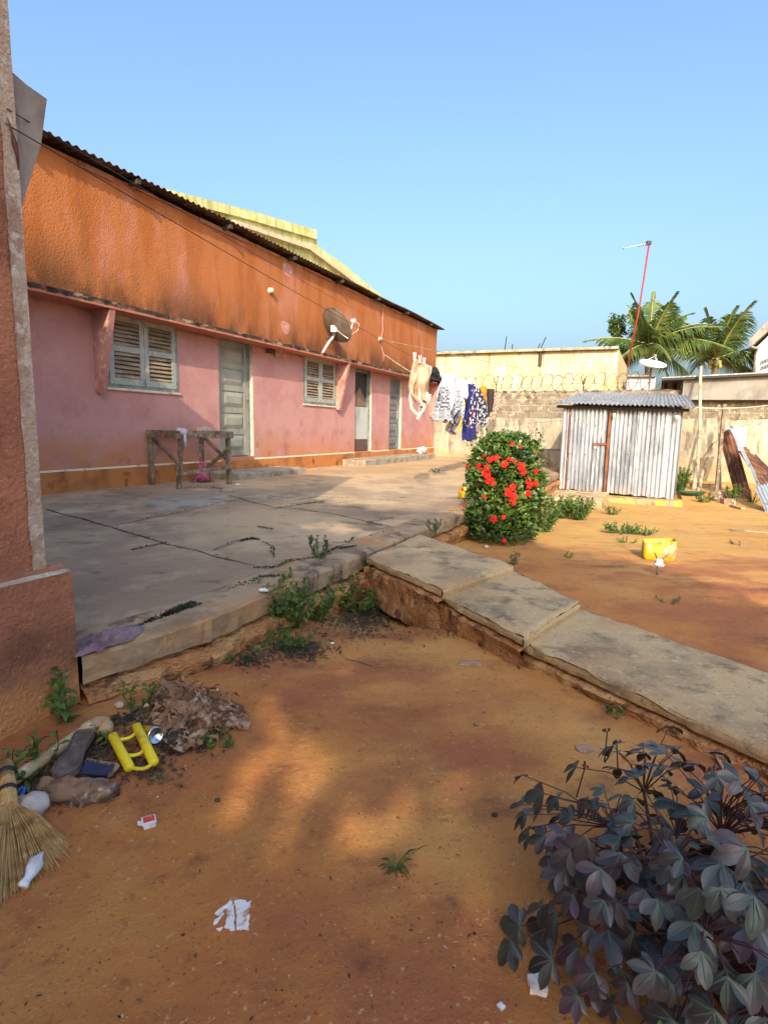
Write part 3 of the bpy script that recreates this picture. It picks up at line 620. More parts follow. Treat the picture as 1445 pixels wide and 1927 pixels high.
# concrete doorsteps stand on the patio, built against the house
def doorstep(c0, c1, z1, depth):
    s0, s1 = c0, c1; mb = MB(); n = 24
    def top(u, v):
        q = sn(s0 + (s1 - s0) * u, NW + .03 + depth * v); e = min(u, 1 - u, 1 - v)
        return q + V((0, 0, z1 + .006 * nz(q, 4) - (.012 if e < 1e-6 else 0)))
    mb.grid(top, n, 8, 'step_concrete')
    rough_strip(mb, sn(s0, NW + .03 + depth), sn(s1, NW + .03 + depth), [(z1 - .012, 0, .0), (z1 - .03, .006, .006), (PZ - .02, .0, .008)], .03, lambda j: 'step_concrete', 31)
    rough_strip(mb, sn(s0, NW + .03), sn(s0, NW + .03 + depth), [(z1 - .012, 0, .0), (z1 - .03, .0, .004), (PZ - .02, .0, .004)], .03, lambda j: 'step_concrete', 33)
    rough_strip(mb, sn(s1, NW + .03 + depth), sn(s1, NW + .03), [(z1 - .012, 0, .0), (z1 - .03, .0, .004), (PZ - .02, .0, .004)], .03, lambda j: 'step_concrete', 34)
    mb.v = [house.matrix_basis.inverted() @ q for q in mb.v]
    mb.build('doorstep', house, True)
doorstep(7.55, 9.55, .42, .62)
doorstep(12.15, 16.9, .45, .62)

# ------------------------------------------------------------------ near building at the left edge
NB = -2.15
near = thing('house', 'red rendered house corner with bare plaster edge and wide plinth at left edge', 'house', sn(-1.3, NB - 2.6, .05), math.pi / 2 - AZ)
w = MB(); w.prism([sn(-4, NB), sn(1.44, NB), sn(1.44, NB - 5.6), sn(-4, NB - 5.6)], (0, 0, 4.66), 'near_plaster'); w.build('wall', near)
w = MB()
def edg(u, v): return sn(1.386 + u * .056 + (1 - u) * (.006 * nz((v * 30, 0, 0), 1) + .004 * nz((v * 120, 4, 0), 1)), NB + .004 + .002 * nz((u, v * 40, 2), 1), .60 + v * 4.06)
w.grid(edg, 3, 400, 'bare_edge')
w.add([sn(1.442, NB + .003, .6), sn(1.442, NB - 5.6, .6), sn(1.442, NB - 5.6, 4.66), sn(1.442, NB + .003, 4.66)], [(0, 1, 2, 3)], 'bare_edge')
w.add([sn(1.376, NB, 4.66), sn(1.442, NB + .003, 4.66), sn(1.442, NB - 5.6, 4.66), sn(1.376, NB - 5.6, 4.66)], [(0, 1, 2, 3)], 'bare_edge'); w.build('bare_corner', near)
w = MB()
pn = NB + .075
def plf(u, v):
    s = -4 + u * 5.50; z = -.05 + v * .66; q = sn(s, pn + .008 * nz((s, z, 0), 5) + .05 * max(0, .12 - z), z); return q
w.grid(plf, 160, 20, 'near_plaster')
def plt_(u, v):
    s = -4 + u * 5.50; return sn(s, pn - v * .09 + .008 * nz((s, .61, 0), 5) * (1 - v), .61 + v * .02 + .006 * nz((s, v, 3), 7))
w.grid(lambda u, v: plt_(u, v * .35), 160, 2, 'bare_edge'); w.grid(lambda u, v: plt_(u, .35 + v * .65), 160, 2, 'near_plaster')
w.add([sn(1.5, pn, -.05), sn(1.5, pn - 5.6, -.05), sn(1.5, pn - 5.6, .615), sn(1.5, pn, .615)], [(0, 1, 2, 3)], 'near_plaster'); w.build('plinth', near)
w = MB(); w.prism([npl(10, 110, NB), npl(18, 270, NB), npl(30, 430, NB), npl(46, 455, NB), npl(48, 400, NB), npl(88, 268, NB), npl(99, 183, NB), npl(60, 155, NB)], tuple(-HN * .12), 'bracket_concrete')
for i in range(len(w.v)): w.v[i] = w.v[i] - HN * .03
w.build('bracket', near)
w = MB(); w.tube([npl(15, 222, NB + .01), npl(24, 250, NB + .01), npl(28, 268, NB + .01), npl(33, 292, NB + .01), npl(36, 320, NB + .01)], [.002, .004, .009, .006, .002], 'cavity', 6); w.build('crack', near)

# ------------------------------------------------------------------ buildings behind
yb = thing('house', 'yellow rendered house rising behind the long house roof', 'house', sn(19, -17, 0), math.pi / 2 - AZ)
NY = -13.5
w = MB(); w.prism([npl(x, y, NY) for x, y in [(230, 345), (330, 361), (470, 396), (596, 433), (597, 462), (650, 500), (700, 542), (760, 592), (760, 660), (230, 520)]], tuple(-HN * 6), 'yellow_render'); w.build('wall', yb)
w = MB()
for a, b in (((440, 418), (580, 466)), ((580, 466), (660, 525)), ((660, 525), (720, 570))): w.beam(npl(*a, NY + .12), npl(*b, NY + .12), .13, .13, 'cream_paint')
w.build('moulding', yb)
w = MB(); w.prism([npl(x, y, NY + .1) for x, y in [(300, 352), (470, 396), (596, 433), (596, 450), (470, 413), (300, 369)]], tuple(-HN * .3), 'yellow_render'); w.build('parapet', yb)

SB = 25.0
bb = thing('building', 'weathered limewashed building with rebar on its roof behind the boundary wall', 'building', sn(SB, -6, 0), -AZ)
c1 = spl(1164, 657, SB); c0 = spl(760, 669, SB)
w = MB(); base = [V((c0.x, c0.y, -.2)), V((c1.x, c1.y, -.2)), c1, V((c0.x, c0.y, c0.z))]
w.prism(base, tuple(HD * 9), 'old_limewash'); w.build('wall', bb)
w = MB()
w.beam(c0 + V((0, 0, .04)) - HD * .05, c1 + V((0, 0, .04)) - HD * .05, .35, .10, 'boundary_plaster'); w.build('coping', bb)
for (a, b) in (((949, 662), (953, 633)), ((963, 662), (964, 647)), ((1014, 662), (1027, 634)), ((1010, 662), (1016, 646))):
    w = MB(); w.tube([spl(*a, SB + .6), spl(*b, SB + .6)], .022, 'wire_black', 6); w.build('rebar', bb)
w = MB(); q = spl(1016, 672, SB - .06); w.beam(q + V((0, 0, .35)), q - V((0, 0, .35)), .12, .1, 'dark_beam'); w.build('drain_spout', bb)

wb = thing('building', 'low white parapet building behind the razor wire beside palm', 'building', sn(29, -1.2, 0), -AZ)
w = MB(); a = spl(1180, 709, 29); b = spl(1233, 709, 29)
w.prism([V((a.x, a.y, -.2)), V((b.x, b.y, -.2)), b, a], tuple(HD * 4), 'white_wash'); w.build('wall', wb)
w = MB(); w.beam(a + V((0, 0, .03)) - HD * .04, b + V((0, 0, .03)) - HD * .04, .3, .08, 'grey_render'); w.build('coping', wb)

# boundary wall, flush with the far end of the house
SW = 18.55; WZ = 2.44
bw = thing('boundary_wall', 'weathered block boundary wall with crumbling plaster behind the shed', 'wall', sn(SW, -1, .1), -AZ)
w = MB()
n0, n1 = NW - .2, 9.0
def bwall(u, v):
    n = n0 + u * (n1 - n0); z = -.3 + v * (1.62 + .3); return sn(SW + .012 * nz((n, z, 0), 2), n, z + (.05 * nz((n, 0, 4), 1.1) + .02 * nz((n, 0, 4), 6) if v > .99 else 0))
w.grid(bwall, 220, 24, 'boundary_plaster')
w.build('plaster', bw)
w = MB(); random.seed(12)
z = 1.40; row = 0
while z < 2.40:
    n = n0 - (row % 2) * .2
    while n < n1:
        if not (z > 2.2 and random.random() < .12):
            d = .012 * random.random(); a0, a1 = n + .008, n + .392
            q0, q1 = sn(SW + .028 + d, a0), sn(SW + .028 + d, a1); q2, q3 = sn(SW + .2, a1), sn(SW + .2, a0)
            h0, h1 = z + .008, z + .19
            w.hexa([q0 + V((0, 0, h0)), q1 + V((0, 0, h0)), q2 + V((0, 0, h0)), q3 + V((0, 0, h0)), q0 + V((0, 0, h1)), q1 + V((0, 0, h1)), q2 + V((0, 0, h1)), q3 + V((0, 0, h1))], 'block_masonry')
        n += .4
    z += .2; row += 1
w.build('blockwork', bw)
w = MB(); w.prism([sn(SW + .045, n0), sn(SW + .045, n1), sn(SW + .19, n1), sn(SW + .19, n0)], (0, 0, 2.34), 'mortar'); w.build('mortar', bw)
w = MB()
def cop(u, v): n = n0 + u * (n1 - n0); return sn(SW + .02 + v * .2, n, 2.40 + .05 + .03 * nz((n, v, 0), 3) + .02 * nz((n, v, 3), 9))
w.grid(cop, 240, 3, 'block_masonry')
def cop2(u, v): n = n0 + u * (n1 - n0); return sn(SW + .02, n, 2.30 + .05 * nz((n, 0, 8), 2) + v * (.15 + .03 * nz((n, 0, 0), 3) + .02 * nz((n, 0, 3), 9) - .05 * nz((n, 0, 8), 2)))
w.grid(cop2, 240, 2, 'block_masonry'); w.build('coping', bw)
w = MB(); a = spl(862, 718, SW + .1); b = spl(1228, 722, SW + .1); na, nb = N_of(a), N_of(b)
pts = []; loops = 19; random.seed(5)
for i in range(loops * 18 + 1):
    t = i / 18; an = 2 * math.pi * t; r = .27 + .03 * math.sin(t * 2.3)
    pts.append(sn(SW + .1 + r * math.cos(an), na + (nb - na) * t / loops + .20 * math.sin(an * 1 + 1.2), WZ + .24 + r * math.sin(an)))
w.tube(pts, .011, 'brown_panel', 5); w.build('razor_wire', bw)
w = MB()
w.tube([sn(SW + .1, na, WZ + .22), sn(SW + .1, nb, WZ + .22)], .005, 'wire_black', 5); w.build('strand', bw)
for px in (933, 1097):
    q = spl(px, 730, SW + .1); w = MB(); w.tube([q - V((0, 0, .15)), q + V((0, 0, .12))], .018, 'wire_black', 6)
    w.tube([q + V((0, 0, .08)), q + V((0, 0, .36)) + HN * .07], .014, 'wire_black', 6); w.tube([q + V((0, 0, .08)), q + V((0, 0, .36)) - HN * .10], .014, 'wire_black', 6); w.build('wire_stake', bw)

# plastered outbuilding whose upper wall overhangs the boundary wall on the right
ob = thing('outbuilding', 'grey plastered outbuilding with thin dark flat roof over the boundary wall', 'building', sn(SW, 4, 0), -AZ)
SO = SW - .28
a = spl(1286, 712, SO); na = N_of(a)
w = MB(); zt, zb_ = a.z, spl(1330, 752, SO).z
w.prism([sn(SO, na, zb_), sn(SO, 10, zb_ - .05), sn(SO, 10, zt + .22), sn(SO, na, zt)], tuple(HD * 4.2), 'grey_render'); w.build('wall', ob)
w = MB(); w.prism([sn(SO - .18, na - .55, zt - .06), sn(SO - .18, 10.3, zt + .30), sn(SO - .18, 10.3, zt + .36), sn(SO - .18, na - .55, zt)], tuple(HD * 4.6), 'dark_beam'); w.build('roof', ob)
w = MB(); w.beam(sn(SO - .19, na - .55, zt + .01), sn(SO - .19, 10.3, zt + .37), .02, .03, 'galvanised_roof'); w.build('drip_edge', ob)
w = MB(); w.box((0, 0, 0), (.1, .1, .1), 'dark_beam'); w.v = []; w.f = []; w.mi = []; w.sm = []
for px in (1250, 1268): q = spl(px, 730, SW + .9); w.beam(V((q.x, q.y, 2.3)), V((q.x, q.y, zt - .05)), .10, .10, 'rust_orange')
w.build('gable_post', ob)

wh = thing('house', 'pale grey house with sloping fascia and vent slots at the right edge', 'house', ypl(1445, 760, 34), 0)
YH = 34
AW = V((ray(1421, 700).x, ray(1421, 700).y, 0)).normalized()
w = MB(); w.prism([ypl(x, y, YH) for x, y in [(1421, 760), (1421, 655), (1500, 578), (1560, 560), (1560, 760)]], tuple(AW * 6), 'white_wash'); w.build('wall', wh)
w = MB(); w.prism([ypl(x, y, YH - .5) for x, y in [(1409, 655), (1409, 640), (1445, 602), (1520, 545), (1520, 560), (1445, 622)]], tuple(AW * 6), 'grey_render'); w.build('fascia', wh)
w = MB(); w.tube([ypl(1412, 652, YH - .6), ypl(1424, 656, YH - .5), ypl(1420, 668, YH - .2), ypl(1418, 700, YH - .2)], .07, 'grey_render', 8); w.build('gutter_pipe', wh)
for (x, y) in ((1430, 683), (1430, 694)):
    w = MB()
    for i in range(5): q = ypl(x + i * 3, y - i * 1.2, YH - .01); w.box((q.x, q.y, q.z - .11), (q.x + .06, q.y + .02, q.z + .11), 'dark_mesh')
    w.build('vent_slots', wh)

# ------------------------------------------------------------------ corrugated shed
def corr(mb, fn, L, wl, amp, nv, m):
    n = int(L / wl * 12); mb.grid(lambda u, v: fn(u, v, amp * (2 * max(0.0, math.cos(u * L / wl * 2 * math.pi)) ** 3 - 1 if amp > .018 else math.sin(u * L / wl * 2 * math.pi))), n, nv, m)
SS = 12.9; NL = NK + .02; NR = .42
sh = thing('shed', 'corrugated iron shed with padlocked door and hanging bulbs', 'shed', sn(SS, NL, -.2), -AZ)
def D(x, y, z): return sn(SS + y, NL + x, z)
WD = NR - NL
def bot(x): return -.02 - .085 * x / WD
def topz(x): return 1.735 - .07 * x / WD
pl = MB()
def plin(u, v): x = .95 + u * (WD - .95 + .16); return D(x, -.22 + .015 * nz((x, v, 0), 5), -.34 + v * (.34 - .12 + .012 * nz((x, 0, 1), 6)))
pl.grid(plin, 60, 8, 'galvanised'); pl.mats = ['shed_plinth']
mat('shed_plinth', (0.36, 0.25, 0.14), 0.97, [((0.52, 0.34, 0.06), 5, .48, .62), ((0.18, 0.11, 0.06), 8, .52, .66)], [(50, .8, .012), (12, .6, .02)], coord='World')
pl.add([D(.95, -.22, -.115), D(WD + .16, -.22, -.12), D(WD + .16, .1, -.11), D(.95, .1, -.11)], [(0, 1, 2, 3)], 'shed_plinth')
pl.add([D(WD + .16, -.22, -.12), D(WD + .16, -.22, -.4), D(WD + .16, 5, -.4), D(WD + .16, 5, -.11), D(WD + .16, .1, -.11)], [(0, 1, 2, 3, 4)], 'shed_plinth')
pl.build('plinth', sh)
st = MB()
def pad(u, v):
    x = -.05 + u * 1.08; y = -1.62 + v * 1.66; e = min(u, 1 - u, v)
    return D(x + .02 * nz((x, y, 0), 3), y, -.045 + .012 * nz((x, y, 2), 3) - (.02 if e < 1e-6 else 0))
st.grid(pad, 20, 26, 'path_concrete')
rough_strip(st, D(-.05, -1.62, 0), D(1.03, -1.62, 0), [(-.065, 0, .004), (-.12, .01, .012), (-.30, .0, .02)], .05, lambda j: 'path_concrete', 41)
rough_strip(st, D(1.03, -1.62, 0), D(1.03, 0, 0), [(-.065, 0, .004), (-.12, .01, .012), (-.30, .0, .02)], .05, lambda j: 'path_concrete', 42)
rough_strip(st, D(-.05, 0, 0), D(-.05, -1.62, 0), [(-.065, 0, .004), (-.12, .01, .012), (-.30, .0, .02)], .05, lambda j: 'path_concrete', 43)
st.build('doorstep', sh)
def sheet(x0, x1, yf, m='galvanised', zb=None, zt=None):
    mb = MB(); L = x1 - x0
    def fn(u, v, a):
        x = x0 + u * L; zz0 = bot(x) if zb is None else zb; zz1 = topz(x) if zt is None else zt
        dent = .012 * nz((x, v * 1.8, 3), 2.6) + .006 * nz((x, v * 1.8, 8), 9)
        return D(x, yf + a + dent, zz0 + v * (zz1 - zz0) + (.03 * nz((x, 0, 7), 8) + .012 * nz((x, 0, 9), 30) if v < .01 else 0))
    corr(mb, fn, L, .080, .022, 14, m)
    for zz in (.28, .86, 1.45):
        for i in range(int(L / .16)):
            x = x0 + .04 + .16 * i; c_ = D(x + random.uniform(-.01, .01), yf - .026 + .010 * nz((x, .5, 3), 2.6), zz + random.uniform(-.03, .03) - .1); r_ = random.uniform(.006, .013); mb.blob(c_, r_, r_ * .7, r_ * 1.3, random.choice(['dark_metal', 'rust_orange']), 8, .4, 2, i)
    return mb
sheet(.0, .13, -.03).build('side_strip', sh)
dr = sheet(.16, .90, -.045).build('door', sh)
sheet(.97, 1.52, -.005).build('wall_sheet', sh); sheet(1.49, 2.05, -.024).build('wall_sheet', sh); sheet(2.02, WD + .02, -.008).build('wall_sheet', sh)
w = MB()
def sidew(u, v, a): y = u * 5.5; return D(WD - .0 + a, y, -.2 + v * (1.9 + y * .09))
corr(w, sidew, 5.5, .083, .013, 3, 'galvanised')
def sidel(u, v, a): y = u * 5.5; return D(.0 + a, y, -.1 + v * (1.8 + y * .09))
corr(w, sidel, 5.5, .083, .013, 3, 'galvanised'); w.build('side_wall', sh)
w = MB(); w.beam(D(.935, -.05, bot(.9) - .05), D(.945, -.05, 1.72), .055, .05, 'rust_orange', jit=0); w.build('door_post', sh)
w = MB(); w.beam(D(.145, -.04, bot(.1)), D(.15, -.04, 1.70), .03, .03, 'rust_metal'); w.build('hinge_post', sh)
w = MB(); w.beam(D(-.12, -.10, topz(0) - .005), D(WD + .12, -.10, topz(WD) - .005), .05, .06, 'dark_beam'); w.build('eave_beam', sh)
w = MB(); w.box((0, 0, 0), (0.001, .001, .001), 'rust_orange'); w.v = []; w.f = []; w.mi = []; w.sm = []
w.beam(D(.66, -.085, .95), D(.92, -.085, .96), .02, .05, 'rust_orange'); lt = w.build('hasp', sh)
w = MB(); w.beam(D(.70, -.09, .86), D(.70, -.09, .92), .05, .025, 'aluminium'); w.tube([D(.68, -.09, .92), D(.68, -.09, .955), D(.72, -.09, .955), D(.72, -.09, .92)], .006, 'aluminium', 6); w.build('padlock', sh)
rs = MB()
def rfn(u, v, a):
    x = -.18 + u * (WD + .40); y = -.33 + v * 6.0
    return D(x, y, topz(x) + .055 + (.10 * (y + .33)) + a + .012 * nz((x, y, 0), 1.5) - (.03 if x > WD + .1 and v < .1 else 0))
corr(rs, rfn, WD + .40, .085, .016, 30, 'galvanised_roof'); rs.build('roof', sh)
def bulb(x, z):
    b = MB(); c = D(x, -.16, z); m4 = Matrix.Translation(c)
    b.lathe([(.001, -.075), (.02, -.07), (.034, -.045), (.03, -.015), (.016, .012), (.014, .03), (.001, .031)], 'bulb_glass', m4, 14); b.lathe([(.018, .0), (.02, .045), (.001, .05)], 'dark_metal', m4, 12); b.build('light_bulb', sh)
bulb(1.03, 1.585); bulb(WD - .08, 1.555)

# pale block beside the shed, green edge
q = zp(1043, 880, PZ)
mb = MB(); c = sn(15.3, -2.35, PZ)
mb.prism([c - HN * .32 - HD * .2, c + HN * .32 - HD * .2, c + HN * .32 + HD * .2, c - HN * .32 + HD * .2], (0, 0, .42), 'boundary_plaster')
mb.prism([c - HN * .30 - HD * .18 + V((0, 0, .42)), c + HN * .32 - HD * .18 + V((0, 0, .42)), c + HN * .32 + HD * .18 + V((0, 0, .42)), c - HN * .30 + HD * .18 + V((0, 0, .42))], (0, 0, .03), 'block_masonry')
single(mb, 'concrete_block', 'pale concrete block standing in shade left of the shed', 'block', c)

# ------------------------------------------------------------------ leaf helpers
# ------------------------------------------------------------------ flowering bush on the right of the patio
random.seed(3)
BC = gp(948, 1022) ; BC = V((1.33, 6.25, gh(1.33, 6.25))); BH = 1.14; BR = .385
bush = thing('flowering_bush', 'dense clipped green bush covered in red flower clusters beside the path', 'bush', BC)
def brad(t, a):   # radius at height fraction t
    r = BR * (.84 + .18 * math.sin(min(1, t / .5) * math.pi * .5)) if t < .5 else BR * 1.02 * math.sqrt(max(0, 1 - ((t - .5) / .53) ** 2.5))
    return r * (1 + .17 * mn.noise(V((math.cos(a) * 1.5, math.sin(a) * 1.5, t * 3.2))) + .10 * mn.noise(V((math.cos(a) * 4, math.sin(a) * 4, t * 9))))
fo = MB()
for i in range(9500):
    t = random.random() ** .85; a = random.uniform(0, 2 * math.pi); dep = random.random() ** 2.2
    if random.random() < .18: t = random.uniform(.8, 1.0)
    r = brad(t, a) * (1 - .38 * dep) + random.gauss(0, .012)
    if t > .93: r *= random.random() ** .5
    p = BC + V((r * math.cos(a), r * math.sin(a), .02 + t * BH))
    if mn.noise(p * 5.5) < -.24 and dep < .4: continue
    o = V((math.cos(a), math.sin(a), .35 + max(0, t - .6) * 2.2)).normalized()
    d = (o + rnd_dir() * .9 + V((0, 0, .35))).normalized(); n = (o + rnd_dir() * .55 + V((0, 0, .3))).normalized()
    L = random.uniform(.030, .080); leafquad(fo, p, d, n, L, L * .5, 'leaf_ixora', .12, .2)
for i in range(90):    # sprigs breaking the outline
    a = random.uniform(0, 6.28); t = random.uniform(.55, .98); p = BC + V((brad(t, a) * math.cos(a), brad(t, a) * math.sin(a), .02 + t * BH)); o = V((math.cos(a) * .5, math.sin(a) * .5, .9))
    for k_ in range(5):
        q = p + o * (.03 * k_); leafquad(fo, q, (o * .6 + rnd_dir()).normalized(), o, .05, .024, 'leaf_ixora')
fo.build('foliage', bush)
co = MB(); co.lathe([(.001, .05), (BR * .55, .10), (BR * .66, .5), (BR * .58, .78), (BR * .30, .96), (.001, 1.02)], 'leaf_core', Matrix.Translation(BC), 20); co.build('dark_core', bush)  # solid dark core, shade in the gaps between leaves put into its colour
fl = [(790, 855), ] 
FL = [(917, 893, 3), (905, 880, 2), (922, 905, 3), (918, 882, 2), (949, 875, 2), (978, 880, 3), (982, 890, 2), (963, 918, 2), (956, 928, 3), (966, 935, 2), (993, 915, 2), (990, 905, 2), (990, 930, 2), (1003, 911, 2), (963, 946, 2), (924, 866, 2), (935, 862, 2), (962, 838, 1), (978, 842, 1), (1001, 852, 1), (1014, 850, 1), (1018, 868, 1), (1003, 888, 2), (884, 880, 1), (875, 923, 1), (915, 936, 1), (930, 978, 2), (947, 974, 1), (877, 953, 1), (913, 859, 1), (947, 1018, 1), (957, 866, 1), (967, 869, 1), (930, 912, 1)]
for (px, py, k_) in FL:
    # find the bush surface along the line of sight
    d = ray(px, py); best = None
    for i in range(600):
        tt = 4.8 + i * .005; q = EYE + d * tt; e = q - BC; t = (e.z - .02) / BH
        if 0 < t < 1.0:
            a = math.atan2(e.y, e.x)
            if math.hypot(e.x, e.y) < brad(t, a): best = q; break
    if best is None:
        q = EYE + d * (BC.y / d.y); e = q - BC; best = q
    a = math.atan2((best - BC).y, (best - BC).x); o = (V((math.cos(a), math.sin(a), .35)) - V((0, .35, 0))).normalized()
    f = MB(); x = o.cross(V((0, 0, 1))).normalized(); y = x.cross(o); r = .008 + .0115 * k_
    for i in range(14 * k_):
        u = random.uniform(0, 6.28); rr = r * math.sqrt(random.random()); c = best + (x * math.cos(u) + y * math.sin(u)) * rr + o * (.035 + .5 * (r - rr) + random.gauss(0, .006))
        nn = (o + rnd_dir() * .5).normalized(); xx = nn.cross(rnd_dir()).normalized(); yy = nn.cross(xx)
        for g_ in range(4):
            an = g_ * math.pi / 2; dd = xx * math.cos(an) + yy * math.sin(an); leafquad(f, c, dd, nn, .014, .009, 'petal_red', .1, .1)
    f.build('flower_cluster', bush)

# ------------------------------------------------------------------ purple-leaved shrub in the foreground
random.seed(17)
SC = V((.70, 1.10, 0)); SC.z = gh(SC.x, SC.y)
shrub = thing('purple_shrub', 'dark purple green shrub with lobed leaves in the right foreground', 'shrub', SC)
lv = MB(); stm = MB(); gl = MB(); bud = MB()
def lobe(mb, p, d, nrm, L, W, m):
    d = d.normalized(); s = d.cross(nrm).normalized(); n = s.cross(d).normalized(); prof = [0.10, .38, .74, .98, 1.0, .76, 0.12]; K = len(prof) - 1; vs = []
    dr = random.uniform(.10, .34); cup = random.uniform(.10, .3); tw = random.uniform(-.25, .25)
    for i, w_ in enumerate(prof):
        t = i / K; c = p + d * (L * t) - n * (L * dr * t * t); hw = W * .5 * w_; s2 = (s + n * tw * t).normalized()
        vs += [c + s2 * hw + n * hw * cup, c + s2 * hw * .5 + n * hw * cup * .35, c, c - s2 * hw * .5 + n * hw * cup * .35, c - s2 * hw + n * hw * cup]
    fs = [(5 * i + k, 5 * i + k + 1, 5 * i + k + 6, 5 * i + k + 5) for i in range(K) for k in range(4)]
    mb.add(vs, fs, m, True)
    vs = []
    for i in range(K):
        t = i / K; c = p + d * (L * t) - n * (L * dr * t * t) + n * .0012; vs += [c + s * .0016 * (1.2 - t), c - s * .0016 * (1.2 - t)]
    mb.add(vs, [(2 * i, 2 * i + 1, 2 * i + 3, 2 * i + 2) for i in range(K - 1)], 'leaf_vein', True)
def palmate(p, d, n, L, m='leaf_purple'):
    n = n.normalized(); d = (d - n * d.dot(n)).normalized(); s = d.cross(n).normalized()
    k = random.choice([3, 3, 3, 5]); angs = {3: [-52, 0, 52], 5: [-92, -48, 0, 48, 92]}[k]
    for a in angs:
        aa = R(a + random.uniform(-8, 8)); q = d * math.cos(aa) + s * math.sin(aa); f = 1.0 if a == 0 else (.86 if abs(a) < 70 else .6)
        lobe(lv if m != 'leaf_green' else gl, p, (q - n * random.uniform(-.05, .45)).normalized(), n, L * f, L * f * random.uniform(.43, .54), m)
CEN = V((.70, 1.12, .17)); RX, RY, RZ = .42, .40, .28
tips = []
for i in range(2400):
    v = rnd_dir()
    if v.z < -.6: continue
    p = CEN + V((v.x * RX, v.y * RY, v.z * RZ)) * random.uniform(.70, 1.03) * (1 + .42 * mn.noise(V((v.x * 1.9 + 3, v.y * 1.9, v.z * 1.9))))
    if mn.noise(p * 7) < -.26: continue
    if p.z < .10: continue
    if any((p - q).length < .050 for q, _ in tips): continue
    tips.append((p, v))
tips = tips[:260]
stems = []
for i in range(20):
    a = i * 2.4; q_ = .25 + .5 * ((i * 5) % 20) / 20; e = CEN + V((math.cos(a) * RX * q_, math.sin(a) * RY * q_, RZ * random.uniform(-.25, .65))); m_ = (SC + e) / 2 + V((math.cos(a) * .05, math.sin(a) * .05, -.02))
    stm.tube([SC + V((random.uniform(-.03, .03), random.uniform(-.03, .03), -.02)), m_, e], [.007, .006, .004], 'stem_purple', 6); stems += [m_, (m_ + e) / 2, e]
for p, v in tips:
    b = min(stems, key=lambda q: (q - p).length); mid = (b + p) / 2 + V((0, 0, .02)); stm.tube([b, mid, p], [.0020, .0015, .0012], 'stem_purple', 5, False)
    d = (V((v.x, v.y, -.15)) + rnd_dir() * .45).normalized(); n = (V((v.x * .55, v.y * .55 - .35, .85)) + rnd_dir() * .35).normalized()
    palmate(p, d, n, random.choice([random.uniform(.034, .055), random.uniform(.042, .058), random.uniform(.050, .070)]))
for i in range(130):   # inner foliage
    v = rnd_dir(); p = CEN + V((v.x * RX, v.y * RY, v.z * RZ)) * random.uniform(.3, .65)
    if p.z < .12: continue
    palmate(p, rnd_dir(), V((v.x * .4, v.y * .4, .9)) + rnd_dir() * .4, random.uniform(.05, .075))
for p in (CEN + V((.10, -.36, .0)), CEN + V((.14, -.34, -.06)), CEN + V((-.24, -.30, .03))): palmate(p, V((.2, -.3, -.8)), V((.1, -.9, .35)), .075, 'leaf_green'); gl.build('green_leaf', shrub)['label'] = 'fresh green leaf low inside the shrub'; gl = MB()
for (px, py) in ((1142, 1378), (1160, 1398), (1330, 1452), (1342, 1450), (1100, 1445)):
    b0 = ypl(px, py, 1.50); stm.tube([b0 - V((random.uniform(-.02, .02), 0, .09)), b0], .002, 'stem_purple', 5)
    for i in range(5):
        e = b0 + V((random.uniform(-.014, .014), random.uniform(-.01, .01), random.uniform(0, .014))); stm.tube([b0, e], .0012, 'stem_purple', 4); bud.blob(e, .0035, .0035, .0045, 'stem_purple', 6)
    bud.build('bud_cluster', shrub); bud = MB()
lv.build('leaves', shrub); stm.build('stems', shrub); 

# ------------------------------------------------------------------ weeds
def weed(name, label, base, h, spread, nst, leaf, cat='weed', m='leaf_weed', group=None, lean=None, dens=1.0, seed=1):
    random.seed(seed); t = thing(name, label, cat, base, 0, group); L = MB(); S = MB()
    for i in range(nst):
        a = random.uniform(0, 6.28); rr = spread * math.sqrt(random.random()); tip = base + V((math.cos(a) * rr, math.sin(a) * rr, h * random.uniform(.55, 1.0)))
        if lean: tip += V(lean) * random.uniform(.3, 1)
        b0 = base + V((math.cos(a) * rr * .25, math.sin(a) * rr * .25, -.01)); md = (b0 + tip) / 2 + V((math.cos(a) * .03, math.sin(a) * .03, h * .08))
        S.tube([b0, md, tip], [.0035, .003, .0015], m, 4, False)
        n = int(dens * (9 + h * 70))
        for j in range(n):
            u = (j + .6) / n; p = b0.lerp(md, u * 2) if u < .5 else md.lerp(tip, u * 2 - 1); d = (rnd_dir() + V((0, 0, .35))).normalized()
            leafquad(L, p, d, (V((0, -.2, 1)) + rnd_dir() * .5).normalized(), leaf * random.uniform(.6, 1.25), leaf * .42, m, .1, .25)
    L.build('leaves', t); S.build('stems', t); return t
weed('weed', 'tall feathery weed clump against the kerb left of the corner', gp(540, 1180), .30, .19, 34, .038, seed=2, lean=(.0, -.03, .02))
weed('weed', 'bushy green weed growing in the corner of kerb and path', gp(632, 1150), .32, .18, 26, .036, seed=3)
weed('weed', 'low straggling weed clump right in the kerb corner shadow', gp(690, 1115), .26, .16, 20, .034, seed=8)
weed('weed', 'broad green weed filling the kerb foot between two taller clumps', gp(590, 1165), .24, .16, 26, .034, seed=81)
weed('weed', 'dark trailing weed over the leaf litter in the corner', gp(668, 1150), .16, .20, 22, .032, seed=82)
weed('weed', 'low green tuft at the foot of the feathery clump', gp(545, 1215), .09, .13, 18, .026, seed=83)
weed('weed', 'wispy weed hanging from the inner kerb corner', gp(715, 1105), .20, .10, 12, .026, seed=84)
weed('weed', 'upright leafy weed sprouting from the cracked patio edge', zp(600, 1050, PZ), .19, .075, 7, .030, seed=5)
weed('weed', 'small seedling with round leaves below the eroded kerb', gp(485, 1226), .05, .035, 4, .030, seed=6, dens=.8)
